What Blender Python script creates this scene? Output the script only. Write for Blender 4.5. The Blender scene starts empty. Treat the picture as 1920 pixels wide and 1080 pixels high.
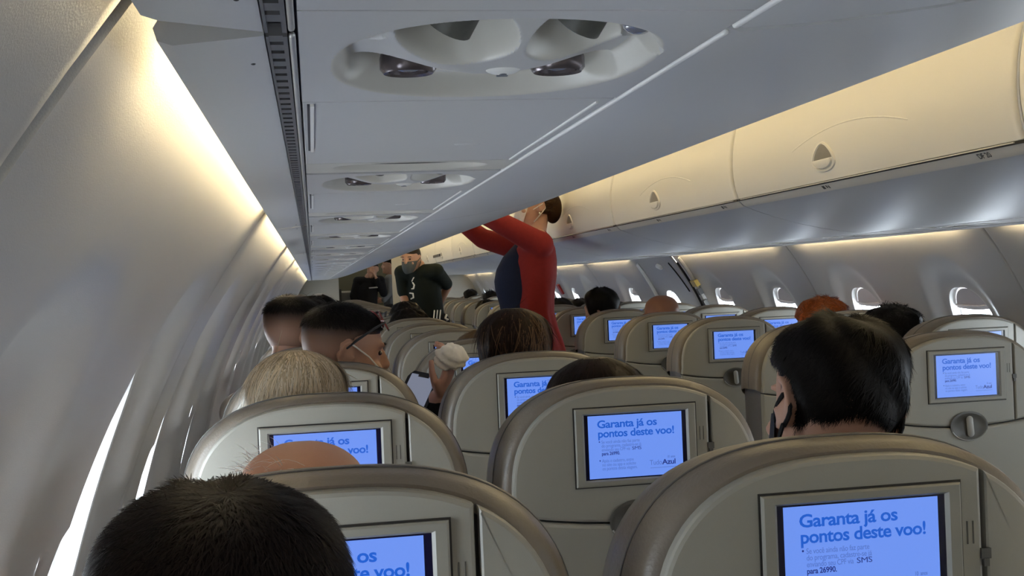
import bpy, math, random
import numpy as np
from mathutils import Vector, Matrix, Euler
random.seed(7); RNG = np.random.default_rng(7)
S = bpy.context.scene
COL = S.collection
PI = math.pi

# ------------------------------------------------------------------ camera, world, exposure
EYE = 1.27                                   # height of the camera above the cabin floor
def make_camera():
    f, yaw, pit, rol = 2194.3, .1684, -.0064, .0403
    c, s = math.cos(yaw), math.sin(yaw)
    r0, f0, u0 = Vector((c, -s, 0)), Vector((s, c, 0)), Vector((0, 0, 1))
    fw = f0*math.cos(pit) + u0*math.sin(pit); u1 = u0*math.cos(pit) - f0*math.sin(pit)
    r = r0*math.cos(rol) - u1*math.sin(rol); u = u1*math.cos(rol) + r0*math.sin(rol)
    cam = bpy.data.cameras.new('camera'); cam.sensor_width = 36; cam.lens = f*36/1920
    cam.clip_start = .02; cam.clip_end = 200
    o = bpy.data.objects.new('camera', cam); COL.objects.link(o)
    m = Matrix((r, u, -fw)).transposed().to_4x4(); m.translation = (0, 0, EYE)
    o.matrix_world = m; S.camera = o
make_camera()
S.view_settings.view_transform = 'Standard'; S.view_settings.look = 'None'
S.view_settings.gamma = 1; S.view_settings.use_curve_mapping = False
S.view_settings.exposure = 0.28
w = bpy.data.worlds.new('daylight'); S.world = w; w.use_nodes = True
bg = w.node_tree.nodes['Background']
bg.inputs[0].default_value = (.85, .92, 1.0, 1); bg.inputs[1].default_value = 15.0
S.cycles.max_bounces = 10; S.cycles.diffuse_bounces = 6; S.cycles.transparent_max_bounces = 16
S.cycles.sample_clamp_indirect = 6
WASH, COVE = 76.0, 14.0           # lamp strengths: wall wash strips, ceiling coves

# ------------------------------------------------------------------ materials
MATS = {}
def mat(name, col, rough=.5, noise=0, nscale=60, bump=0, bscale=300, metal=0, spec=.5, emit=None, estr=1, coat=0):
    if name in MATS: return MATS[name]
    m = bpy.data.materials.new(name); m.use_nodes = True; nt = m.node_tree; p = nt.nodes['Principled BSDF']
    p.inputs['Base Color'].default_value = (*col, 1); p.inputs['Roughness'].default_value = rough
    p.inputs['Metallic'].default_value = metal; p.inputs['Specular IOR Level'].default_value = spec
    if coat: p.inputs['Coat Weight'].default_value = coat
    tc = nt.nodes.new('ShaderNodeTexCoord')
    if noise:
        n = nt.nodes.new('ShaderNodeTexNoise'); n.inputs['Scale'].default_value = nscale; n.inputs['Detail'].default_value = 4
        mx = nt.nodes.new('ShaderNodeMix'); mx.data_type = 'RGBA'
        mx.inputs[6].default_value = (*[max(0, c*(1-noise)) for c in col], 1); mx.inputs[7].default_value = (*[min(1, c*(1+noise)) for c in col], 1)
        nt.links.new(tc.outputs['Object'], n.inputs['Vector']); nt.links.new(n.outputs['Fac'], mx.inputs[0]); nt.links.new(mx.outputs[2], p.inputs['Base Color'])
    if bump:
        n2 = nt.nodes.new('ShaderNodeTexNoise'); n2.inputs['Scale'].default_value = bscale
        b = nt.nodes.new('ShaderNodeBump'); b.inputs['Strength'].default_value = bump; b.inputs['Distance'].default_value = .002
        nt.links.new(tc.outputs['Object'], n2.inputs['Vector']); nt.links.new(n2.outputs['Fac'], b.inputs['Height']); nt.links.new(b.outputs[0], p.inputs['Normal'])
    if emit:
        p.inputs['Emission Color'].default_value = (*emit, 1); p.inputs['Emission Strength'].default_value = estr
    MATS[name] = m; return m
def attr_mat(name, rough=.5, spec=.3):
    """Colour read from the mesh's own per-strand colour attribute (strand to strand variation of hair)."""
    if name in MATS: return MATS[name]
    m = bpy.data.materials.new(name); m.use_nodes = True; nt = m.node_tree; p = nt.nodes['Principled BSDF']
    a = nt.nodes.new('ShaderNodeVertexColor'); a.layer_name = 'tone'
    nt.links.new(a.outputs[0], p.inputs['Base Color']); p.inputs['Roughness'].default_value = rough; p.inputs['Specular IOR Level'].default_value = spec
    MATS[name] = m; return m
def glass_mat():
    m = bpy.data.materials.new('window_glass'); m.use_nodes = True; nt = m.node_tree; nt.nodes.clear()
    o = nt.nodes.new('ShaderNodeOutputMaterial'); mx = nt.nodes.new('ShaderNodeMixShader'); t = nt.nodes.new('ShaderNodeBsdfTransparent')
    g = nt.nodes.new('ShaderNodeBsdfGlossy'); g.inputs['Roughness'].default_value = .02
    t.inputs[0].default_value = (.93, .96, .97, 1)
    mx.inputs[0].default_value = .05; nt.links.new(t.outputs[0], mx.inputs[1]); nt.links.new(g.outputs[0], mx.inputs[2]); nt.links.new(mx.outputs[0], o.inputs[0])
    return m
M_WALL = mat('sidewall_laminate', (.47, .462, .45), .42, noise=.03, nscale=400, bump=.12, bscale=900)
M_REVEAL = mat('window_reveal_plastic', (.80, .80, .79), .4, noise=.02)
M_BIN = mat('bin_laminate', (.55, .555, .57), .38, noise=.015, nscale=300, bump=.05, bscale=900)
M_DOOR = mat('bin_door_laminate', (.70, .665, .595), .4, noise=.015, nscale=300, bump=.05, bscale=900)
M_PSU = mat('service_panel_plastic', (.56, .56, .57), .40, noise=.02, nscale=300)
M_BOWL = mat('service_bowl_plastic', (.60, .585, .545), .4, noise=.02, nscale=200)
M_DARK = mat('dark_recess_plastic', (.018, .018, .02), .5, noise=.1)
M_GRILLE = mat('grille_plastic', (.11, .11, .12), .5, noise=.1)
M_ALU = mat('brushed_aluminium', (.62, .62, .60), .35, metal=.7, noise=.05)
M_LENS = mat('lens_glass', (.16, .17, .22), .12, noise=.05, coat=.5)
M_SHELL = mat('seat_shell_plastic', (.275, .266, .232), .42, noise=.02, nscale=200, bump=.05, bscale=700)
M_LEATHER = mat('taupe_leather', (.155, .132, .106), .42, noise=.06, nscale=40, bump=.25, bscale=260)
M_LEATHER2 = mat('dark_grey_leather', (.105, .10, .10), .5, noise=.08, nscale=40, bump=.25, bscale=260)
M_GAP = mat('panel_gap_rubber', (.02, .018, .016), .7, noise=.1)
M_BEZEL = mat('monitor_bezel_plastic', (.25, .242, .21), .4, noise=.02, nscale=200)
M_SCREENBLACK = mat('monitor_black_border', (.004, .004, .03), .25, noise=.05)
M_DISPLAY = mat('lit_display', (.02, .02, .04), .3, noise=.05, emit=(.155, .305, .91), estr=.77)
M_HEAD = mat('display_headline_blue', (.005, .02, .1), .4, noise=.02, emit=(.006, .080, .46), estr=1.0)
M_SMALL = mat('display_small_grey', (.01, .02, .05), .4, noise=.02, emit=(.06, .12, .42), estr=1.0)
M_BOLD = mat('display_bold_navy', (.005, .01, .04), .4, noise=.02, emit=(.008, .018, .16), estr=1.0)
M_SKY = mat('display_logo_cyan', (.01, .1, .2), .4, noise=.02, emit=(.02, .34, .85), estr=1.0)
M_CUP = mat('latch_cup_plastic', (.075, .072, .064), .4, noise=.05)
M_TAB = mat('latch_tab_plastic', (.32, .32, .30), .35, noise=.03)
M_CARPET = mat('carpet_blue_grey', (.05, .055, .075), .95, noise=.3, nscale=250, bump=.5, bscale=400)
M_CEIL = mat('ceiling_laminate', (.76, .75, .73), .45, noise=.02)
M_TRIMWHITE = mat('white_trim_strip', (.88, .88, .87), .35, noise=.02)
M_BULK = mat('bulkhead_laminate', (.42, .40, .345), .5, noise=.03)
M_GALLEY = mat('galley_olive_laminate', (.12, .11, .065), .5, noise=.05)
M_SHADE = mat('window_shade_plastic', (.60, .56, .56), .5, noise=.03)
M_GLASS = glass_mat()
M_STRIP = mat('warm_led_strip', (.9, .85, .7), .5, noise=.01, emit=(1.0, .80, .46), estr=WASH)
M_STRIP2 = mat('warm_cove_led', (.9, .85, .7), .5, noise=.01, emit=(1.0, .79, .42), estr=COVE)

# ------------------------------------------------------------------ mesh helpers
class MB:
    def __init__(s): s.v = []; s.f = []; s.n = 0
    def add(s, v, f):
        s.v.append(np.asarray(v, float).reshape(-1, 3)); s.f += [[i+s.n for i in q] for q in f]; s.n += len(s.v[-1]); return s
    def box(s, x0, x1, y0, y1, z0, z1):
        v = [(x, y, z) for x in (x0, x1) for y in (y0, y1) for z in (z0, z1)]
        return s.add(v, [(0,1,3,2),(4,6,7,5),(0,4,5,1),(2,3,7,6),(0,2,6,4),(1,5,7,3)])
    def loops(s, L, cap0=True, cap1=True, closed=True):
        n = len(L[0]); f = []
        for i in range(len(L)-1):
            for j in range(n if closed else n-1):
                k = (j+1) % n; f.append((i*n+j, i*n+k, (i+1)*n+k, (i+1)*n+j))
        if cap0: f.append(list(range(n))[::-1])
        if cap1: f.append([(len(L)-1)*n+j for j in range(n)])
        return s.add(np.vstack(L), f)
    def ell(s, c, r, R=None, nu=16, nv=10):
        th = np.linspace(0, 2*PI, nu, endpoint=False); L = []
        for i in range(1, nv):
            a = PI*i/nv; L.append(np.stack([np.sin(a)*np.cos(th), np.sin(a)*np.sin(th), np.full(nu, -np.cos(a))], 1))
        v = np.vstack(L + [np.array([[0, 0, -1], [0, 0, 1.]])])*np.array(r)
        if R is not None: v = v @ np.array(R).T
        v = v + np.array(c); m = (nv-1)*nu; f = []
        for i in range(nv-2):
            for j in range(nu):
                k = (j+1) % nu; f.append((i*nu+j, i*nu+k, (i+1)*nu+k, (i+1)*nu+j))
        for j in range(nu):
            k = (j+1) % nu; f.append((m, k, j)); f.append((m+1, (nv-2)*nu+j, (nv-2)*nu+k))
        return s.add(v, f)
    def cap(s, a, b, ra, rb, n=14, flat=1.0, up=(0, 0, 1)):
        """tapered capsule from a to b; flat squeezes it along one cross axis"""
        a, b = np.array(a, float), np.array(b, float); d = b-a; L = np.linalg.norm(d)
        if L < 1e-6: return s.ell(a, (ra, ra, ra))
        d /= L; u = np.array(up, float); u = u - d*(u@d)
        if np.linalg.norm(u) < .05: u = np.array((1., 0, 0)); u = u - d*(u@d)
        u /= np.linalg.norm(u); x = np.cross(d, u); th = np.linspace(0, 2*PI, n, endpoint=False)
        ring = np.cos(th)[:, None]*x + np.sin(th)[:, None]*u*flat; R = []
        for k in range(5):
            t = PI/2*(k/5); R.append(a - d*ra*math.cos(t)*1.0 + ring*ra*max(.05, math.sin(t)))
        R.append(a+ring*ra); R.append(b+ring*rb)
        for k in range(4, -1, -1):
            t = PI/2*(k/5); R.append(b + d*rb*math.cos(t) + ring*rb*max(.05, math.sin(t)))
        return s.loops(R)
    def cyl(s, a, b, ra, rb, n=24):
        a, b = np.array(a, float), np.array(b, float); d = (b-a)/np.linalg.norm(b-a); u = np.array((1., 0, 0)) if abs(d[0]) < .8 else np.array((0, 1., 0)); u = u-d*(u@d); u /= np.linalg.norm(u); x = np.cross(d, u)
        th = np.linspace(0, 2*PI, n, endpoint=False); ring = np.cos(th)[:, None]*x+np.sin(th)[:, None]*u
        return s.loops([a+ring*ra, b+ring*rb])
    def tube(s, pts, r, n=8):
        for a, b in zip(pts[:-1], pts[1:]): s.cap(a, b, r, r, n)
        return s
    def mesh(s, name, m, smooth=True, ang=40):
        me = bpy.data.meshes.new(name); me.from_pydata(np.vstack(s.v).tolist(), [], s.f); me.validate(); me.update()
        if m: me.materials.append(m)
        fix_normals(me)
        if smooth: shade(me, ang)
        return me
def fix_normals(me):
    import bmesh
    b = bmesh.new(); b.from_mesh(me); bmesh.ops.recalc_face_normals(b, faces=b.faces[:]); b.to_mesh(me); b.free()
def shade(me, ang=40):
    me.polygons.foreach_set('use_smooth', [True]*len(me.polygons)); me.set_sharp_from_angle(angle=math.radians(ang))
def link(name, me, parent=None, loc=None):
    o = bpy.data.objects.new(name, me); COL.objects.link(o)
    if parent: o.parent = parent
    if loc is not None: o.location = loc
    return o
def obj(name, mb, m, parent=None, loc=None, smooth=True, ang=40): return link(name, mb.mesh(name, m, smooth, ang), parent, loc)
def tag(o, label=None, cat=None, group=None, kind=None):
    if label: o['label'] = label
    if cat: o['category'] = cat
    if group: o['group'] = group
    if kind: o['kind'] = kind
    return o
def thing(name, label, cat, loc=(0, 0, 0), group=None):
    o = link(name, None); o.location = loc; return tag(o, label, cat, group)
def children(o): return [c for c in COL.objects if c.parent == o]
def dup_tree(root, loc, label, kids):
    """kids: list of (object, [sub-objects]) belonging to root"""
    r = root.copy(); COL.objects.link(r); r.location = loc; r['label'] = label
    for ch, subs in kids:
        c = ch.copy(); COL.objects.link(c); c.parent = r
        for g in subs:
            d = g.copy(); COL.objects.link(d); d.parent = c
    return r
def smoothstep(a, b, x):
    t = np.clip((x-a)/(b-a), 0, 1); return t*t*(3-2*t)
ORD = ['first', 'second', 'third', 'fourth', 'fifth', 'sixth', 'seventh', 'eighth', 'ninth', 'tenth', 'eleventh', 'twelfth', 'thirteenth', 'fourteenth', 'fifteenth', 'sixteenth', 'seventeenth', 'eighteenth', 'nineteenth', 'twentieth', 'twenty-first', 'twenty-second', 'twenty-third', 'twenty-fourth']

# ------------------------------------------------------------------ cabin shell
AX = 1.02                                     # aisle centre line
ZC, RAD = .535, 1.39                          # sidewall arc
Y0C, Y1C = -1.2, 18.4                         # cabin ends
def wall_x(z, out=0.0):
    return np.sqrt(np.maximum(RAD**2-(z-ZC)**2, 0)) + out
def wall_point(side, y, z, out):
    """point on the sidewall arc pushed outward (away from the cabin) by out"""
    dz = (z-ZC)/RAD; hx = np.sqrt(np.maximum(1-dz**2, 0)); r = RAD+out
    return np.stack([AX + side*r*hx, y, ZC + r*dz], -1)
WZ, WA, WB = .975, .137, .192                 # window centre height and half sizes
ZLO, ZHI = .42, 1.475
def tile(mb, side, y0, y1, wy, recess=.028, proud=0.0, seam0=True, seam1=True):
    """one sidewall tile around one window opening: polar grid from the opening to the tile border"""
    n = 120; th = np.linspace(0, 2*PI, n, endpoint=False) + .013; ya_, yb_ = y0, y1; y0 -= .0014; y1 += .0014
    ca, sa = np.cos(th), np.sin(th); ex = 2/2.7
    hy = wy + WA*np.sign(ca)*np.abs(ca)**ex; hz = WZ + WB*np.sign(sa)*np.abs(sa)**ex
    ux, uz = hy-wy, hz-WZ
    def border(a, b, c, d):
        t = np.full(n, 1e9)
        for lim, u in ((b-wy, ux), (a-wy, ux)):
            with np.errstate(divide='ignore', invalid='ignore'):
                q = lim/u; t = np.where((q > 0) & (q < t), q, t)
        for lim, u in ((d-WZ, uz), (c-WZ, uz)):
            with np.errstate(divide='ignore', invalid='ignore'):
                q = lim/u; t = np.where((q > 0) & (q < t), q, t)
        return wy+ux*t, WZ+uz*t
    by, bz = border(y0, y1, ZLO, ZHI)
    for cy, cz in ((y0, ZLO), (y0, ZHI), (y1, ZLO), (y1, ZHI)):   # snap to the corners
        k = np.argmin((by-cy)**2+(bz-cz)**2); by[k], bz[k] = cy, cz
    ts = np.concatenate([[0, .02], np.linspace(.05, .93, 26), [.965, .985, .993, 1.0]]); L = []
    for t in ts:
        y = hy*(1-t)+by*t; z = hz*(1-t)+bz*t
        rho = (np.abs((y-wy)/WA)**2.6 + np.abs((z-WZ)/WB)**2.6)**(1/2.6)
        zz = np.clip((z-WZ)/WB, -9, 9); hi = np.where(zz > 0, 1.0, .8)
        out = recess*(1-smoothstep(1.12, 1.74, rho*hi))
        if t < .01: out = out + .002
        e = np.full(n, 0.0)
        if seam0: e = np.maximum(e, 1-smoothstep(0, .007, y-y0))
        if seam1: e = np.maximum(e, 1-smoothstep(0, .007, y1-y))
        L.append(wall_point(side, y, z, out + .010*e - proud))
    rv = []                                                      # the reveal of the opening
    for k, (d, sc) in enumerate(((recess+.002, 1.0), (recess+.016, .965), (recess+.036, .93))):
        rv.append(wall_point(side, wy+(hy-wy)*sc, WZ+(hz-WZ)*sc, np.full(n, d-proud)))
    mb.loops([q for q in L], False, False)
    return rv, (hy, hz)
NWIN = {-1: 0, 1: 0}
WCOUNT = [0]
def build_wall(side, panels, name, doors=()):
    root = link(name, None); tag(root, kind='structure')
    wl = MB(); rev = MB(); tiles = []
    for (ya, yb, wins, kw) in panels:
        cuts = [ya]+[(wins[i]+wins[i+1])/2 for i in range(len(wins)-1)]+[yb]
        pm = MB(); prv = MB()
        for i, wy in enumerate(wins):
            rv, (hy, hz) = tile(pm, side, cuts[i], cuts[i+1], wy, seam0=(i == 0), seam1=(i == len(wins)-1), **kw)
            prv.loops(rv, False, False)
            tiles.append((wy, kw))
        obj('wall_panel', pm, M_WALL, root); obj('window_reveal', prv, M_REVEAL, root)
    for wy, kw in tiles:
        WCOUNT[0] += 1; rc = kw.get('recess', .028)-kw.get('proud', 0)
        wr = link('window_%d' % WCOUNT[0], None); tag(wr, kind='structure'); wr.location = wall_point(side, np.array(wy), np.array(WZ), np.array(rc)).tolist()
        base = np.array(wr.location)
        th = np.linspace(0, 2*PI, 64, endpoint=False); ca, sa = np.cos(th), np.sin(th); ex = 2/2.7
        def ring(sc, out, zmin=None):
            y = wy+WA*sc*np.sign(ca)*np.abs(ca)**ex; z = WZ+WB*sc*np.sign(sa)*np.abs(sa)**ex
            if zmin is not None: z = np.maximum(z, zmin - .012*np.cos((y-wy)/WA*1.3))
            return wall_point(side, y, z, np.full(64, out)) - base
        fr = MB(); fr.loops([ring(.97, rc+.033), ring(.95, rc+.028), ring(.91, rc+.031), ring(.89, rc+.040), ring(.97, rc+.044)], False, False)
        obj('window_frame', fr, M_REVEAL, wr)
        g = MB(); g.loops([ring(.95, rc+.042)], True, False); obj('window_pane', g, M_GLASS, wr)
        sh = MB(); zs = WZ+WB*(.60 if wy < 6.5 or side < 0 else .72)
        if not kw.get('proud'):
            sh.loops([ring(.93, rc+.022, zs), ring(.93, rc+.026, zs)]); so = obj('window_shade', sh, M_SHADE, wr)
            lip = MB(); yy = np.linspace(-.8, .8, 9)*WA+wy
            pts = wall_point(side, yy, zs+.012-.010*np.cos((yy-wy)/WA*1.3), np.full(9, rc+.019)) - base
            lip.tube(pts, .004, 6); obj('shade_handle', lip, M_SHADE, so)
        pl = bpy.data.lights.new('daylight_portal', 'AREA'); pl.shape = 'RECTANGLE'; pl.size = .27; pl.size_y = .37; pl.cycles.is_portal = True
        po = bpy.data.objects.new('daylight_portal', pl); COL.objects.link(po); po.parent = wr
        nrm = (wall_point(side, np.array(wy), np.array(WZ), np.array(1.0))-wall_point(side, np.array(wy), np.array(WZ), np.array(0.0)))
        po.location = (nrm*.075).tolist(); po.rotation_euler = Vector((nrm)).to_track_quat('Z', 'Y').to_euler()
    pe = MB(); ye = panels[-1][1]; zz = np.linspace(ZLO, ZHI, 20); L = []      # plain lining beside the galley
    for z in zz: L.append(np.array([wall_point(side, np.array(yy), np.array(z), np.array(0.0)) for yy in (ye, Y1C)]))
    pe.loops(L, False, False, closed=False); obj('wall_panel', pe, M_WALL, root)
    lo = MB()                                                    # dado below the panels
    zz = np.linspace(0, ZLO, 8); L = []
    for z in zz:
        L.append(np.array([wall_point(side, np.array(y), np.array(z), np.array(0.002)) for y in (Y0C, Y1C)]))
    lo.loops(L, False, False, closed=False); obj('dado_panel', lo, M_WALL, root)
    # warm wash strips hidden above the bin edge, one per panel
    for (ya, yb, wins, kw) in panels:
        yb = min(yb, 16.4)
        if yb-ya < .4: continue
        st = MB(); n = 6; m_ = .13 if side > 0 else .10; ys = np.linspace(ya+m_, yb-m_-(.12 if yb < .6 else 0), n+1)
        for i in range(n):
            x = AX + side*(wall_x(1.42)-.0150); st.box(x-.004, x+.004, ys[i], ys[i+1], 1.4075, 1.4165)
        obj('wash_light', st, M_STRIP, root, smooth=False)
    return root
pitch = 1.58
Lp = [(-1.11, .515, [-.70, .10], {}), (.515, 1.93, [.88, 1.655], {})]
y = 1.93
while y < 15.5: Lp.append((y, y+pitch, [y+.46, y+1.28], {})); y += pitch
Rp = [(-1.29, .29, [-.90, -.11], {}), (.29, 1.87, [.70, 1.49], {}), (1.87, 3.45, [2.28, 3.07], {}), (3.45, 5.04, [3.87, 4.66], {}), (5.04, 6.75, [5.54, 6.40], {}),
      (6.75, 7.60, [7.24], dict(recess=.004, proud=.012)), (7.60, 9.0, [8.28], {})]
y = 9.0
while y < 15.5: Rp.append((y, y+pitch, [y+.42, y+1.21], {})); y += pitch
build_wall(-1, Lp, 'wall_left')
WALLR = build_wall(1, Rp, 'wall_right')
def struct(name, mb, m, parent=None, smooth=True):
    o = obj(name, mb, m, parent, smooth=smooth)
    if not parent: tag(o, kind='structure')
    return o
struct('floor', MB().box(AX-1.30, AX+1.30, Y0C, Y1C, -.03, 0), M_CARPET, smooth=False)
cl = MB(); xs = np.linspace(-.345, .345, 25); Lc = []
for yy in (Y0C, Y1C):
    top = np.stack([AX+xs, np.full(25, yy), 2.03+.06*np.cos(xs/.345*PI/2)], 1); bot = top[::-1]+np.array([0, 0, .03]); Lc.append(np.vstack([top, bot]))
cl.loops(Lc); CEIL = struct('ceiling', cl, M_CEIL)
for sx in (-1, 1):                                               # warm cove strips along both ceiling edges
    cv = MB(); ysx = np.linspace(-1.0, 16.2, 61); x = AX+sx*.338
    for k in range(60): cv.box(x-.007, x+.007, ysx[k]+.01, ysx[k+1]-.01, 2.010, 2.022)
    obj('cove_light', cv, M_STRIP2, CEIL, smooth=False)
ou = MB(); L = []                                                # outer lining that closes the space above the bins
for yy in (Y0C, Y1C):
    a = np.linspace(.45, PI-.45, 48); L.append(np.stack([AX-1.43*np.cos(a), np.full(48, yy), ZC+.10+1.52*np.sin(a)], 1))
ou.loops(L, False, False, closed=False); struct('ceiling_lining', ou, M_CEIL)
struct('wall_back', MB().box(AX-1.40, AX+1.40, Y0C-.04, Y0C, 0, 2.2), M_BULK, smooth=False)
struct('wall_partition_left', MB().box(-.37, .356, 16.45, 16.50, 0, 2.0), M_BULK, smooth=False)
struct('wall_partition_right', MB().box(1.092, 2.42, 16.32, 16.37, 0, 2.0), mat('pale_partition_laminate', (.45, .43, .38), .5, noise=.03), smooth=False)
struct('wall_front', MB().box(AX-1.40, AX+1.40, Y1C, Y1C+.04, 0, 2.2), M_GALLEY, smooth=False)
# overwing exit details on the right wall
dr = link('door_1', None); tag(dr, kind='structure')
def rail(y0, z0, y1, z1, r, out, m, name, n=10):
    b = MB(); t = np.linspace(0, 1, n); yy = y0+(y1-y0)*t; zz = z0+(z1-z0)*t
    b.tube(wall_point(1, yy, zz, np.full(n, -out)), r, 8); return obj(name, b, m, dr)
rail(7.52, 1.345, 7.52, .80, .016, .016, M_TRIMWHITE, 'door_rail'); rail(7.56, 1.33, 7.57, .85, .008, .010, M_DARK, 'door_seal')
rail(6.70, 1.34, 6.70, .80, .007, .012, M_GAP, 'door_seal'); rail(6.86, 1.345, 6.80, 1.17, .005, .014, M_GAP, 'door_seal')
rail(6.62, 1.36, 6.62, .75, .014, .006, M_WALL, 'door_rail'); rail(7.10, 1.335, 7.06, 1.325, .016, .018, M_TRIMWHITE, 'door_handle')
def wall_patch(y0, y1, z0, z1, out, m, name, parent, side=1):
    b = MB(); zz = np.linspace(z0, z1, 6); b.loops([np.vstack([np.array([wall_point(side, np.array(y0), np.array(z), np.array(-out)) , wall_point(side, np.array(y1), np.array(z), np.array(-out)), wall_point(side, np.array(y1), np.array(z), np.array(.001)), wall_point(side, np.array(y0), np.array(z), np.array(.001))])]) for z in zz]); return obj(name, b, m, parent)
wall_patch(6.58, 6.66, 1.20, 1.235, .024, mat('amber_placard', (.55, .40, .10), .5, noise=.05), 'placard', dr)
for k in range(5): wall_patch(6.60, 6.64, 1.15-.07*k, 1.185-.07*k, .024, mat('placard_grey_print', (.10, .10, .10), .6, noise=.1), 'placard_text', dr)
rp = wall_patch(10.52, 10.60, 1.13, 1.22, .018, mat('red_plastic', (.35, .03, .03), .5, noise=.05), 'red_handle_cover', None)
tag(rp, 'small red upright cover on the right sidewall behind the woman in red', 'handle cover')

# ------------------------------------------------------------------ overhead bins
BL, BY0 = 1.58, .515                          # bin length and a seam position
BOT = [(-.030, 1.402), (-.048, 1.399), (-.058, 1.392), (-.063, 1.384), (-.0615, 1.3785), (-.055, 1.3765), (-.0165, 1.3805), (-.0165, 1.430), (.1925, 1.430), (.1925, 1.3835),
       (.200, 1.3815), (.24, 1.3845), (.30, 1.3925), (.36, 1.403), (.42, 1.4165), (.48, 1.432), (.54, 1.4510), (.585, 1.4665), (.612, 1.4775), (.624, 1.4825), (.6305, 1.4868), (.6365, 1.4925), (.6425, 1.4985), (.6485, 1.5040), (.645, 1.506)]
INN = [(.60, 1.507), (.5, 1.475), (.36, 1.450), (.2, 1.445), (0, 1.445), (-.025, 1.425)]
DOORP = [(.6535, 1.5075), (.658, 1.513), (.665, 1.545), (.670, 1.58), (.671, 1.62), (.667, 1.67), (.657, 1.72), (.642, 1.77), (.622, 1.82), (.596, 1.865), (.563, 1.905)]
def bx(x, side): return x if side < 0 else 2*AX-x
def extr(mb, prof, y0, y1, side):
    p = np.array([(bx(x, side), z) for x, z in prof])
    return mb.loops([np.stack([p[:, 0], np.full(len(p), yy), p[:, 1]], 1) for yy in (y0, y1)])
def smooth_prof(pts, n):
    p = np.array(pts); d = np.r_[0, np.cumsum(np.hypot(*np.diff(p, axis=0).T))]; t = np.linspace(0, d[-1], n)
    q = np.stack([np.interp(t, d, p[:, 0]), np.interp(t, d, p[:, 1])], 1)
    for _ in range(2): q[1:-1] = .25*q[:-2]+.5*q[1:-1]+.25*q[2:]
    return q
def text_mesh(body, size, bold=0.0, align='LEFT', xs=1.0):
    c = bpy.data.curves.new('t', 'FONT'); c.body = body; c.size = size; c.align_x = align; c.offset = bold; c.resolution_u = 3
    c.space_character = .94
    o = bpy.data.objects.new('t', c); COL.objects.link(o); dg = bpy.context.evaluated_depsgraph_get()
    me = bpy.data.meshes.new_from_object(o.evaluated_get(dg)); v = np.array([q.co for q in me.vertices]).reshape(-1, 3); f = [list(p.vertices) for p in me.polygons]
    bpy.data.objects.remove(o); bpy.data.curves.remove(c); bpy.data.meshes.remove(me)
    if len(v): v[:, 0] *= xs
    return v, f
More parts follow.
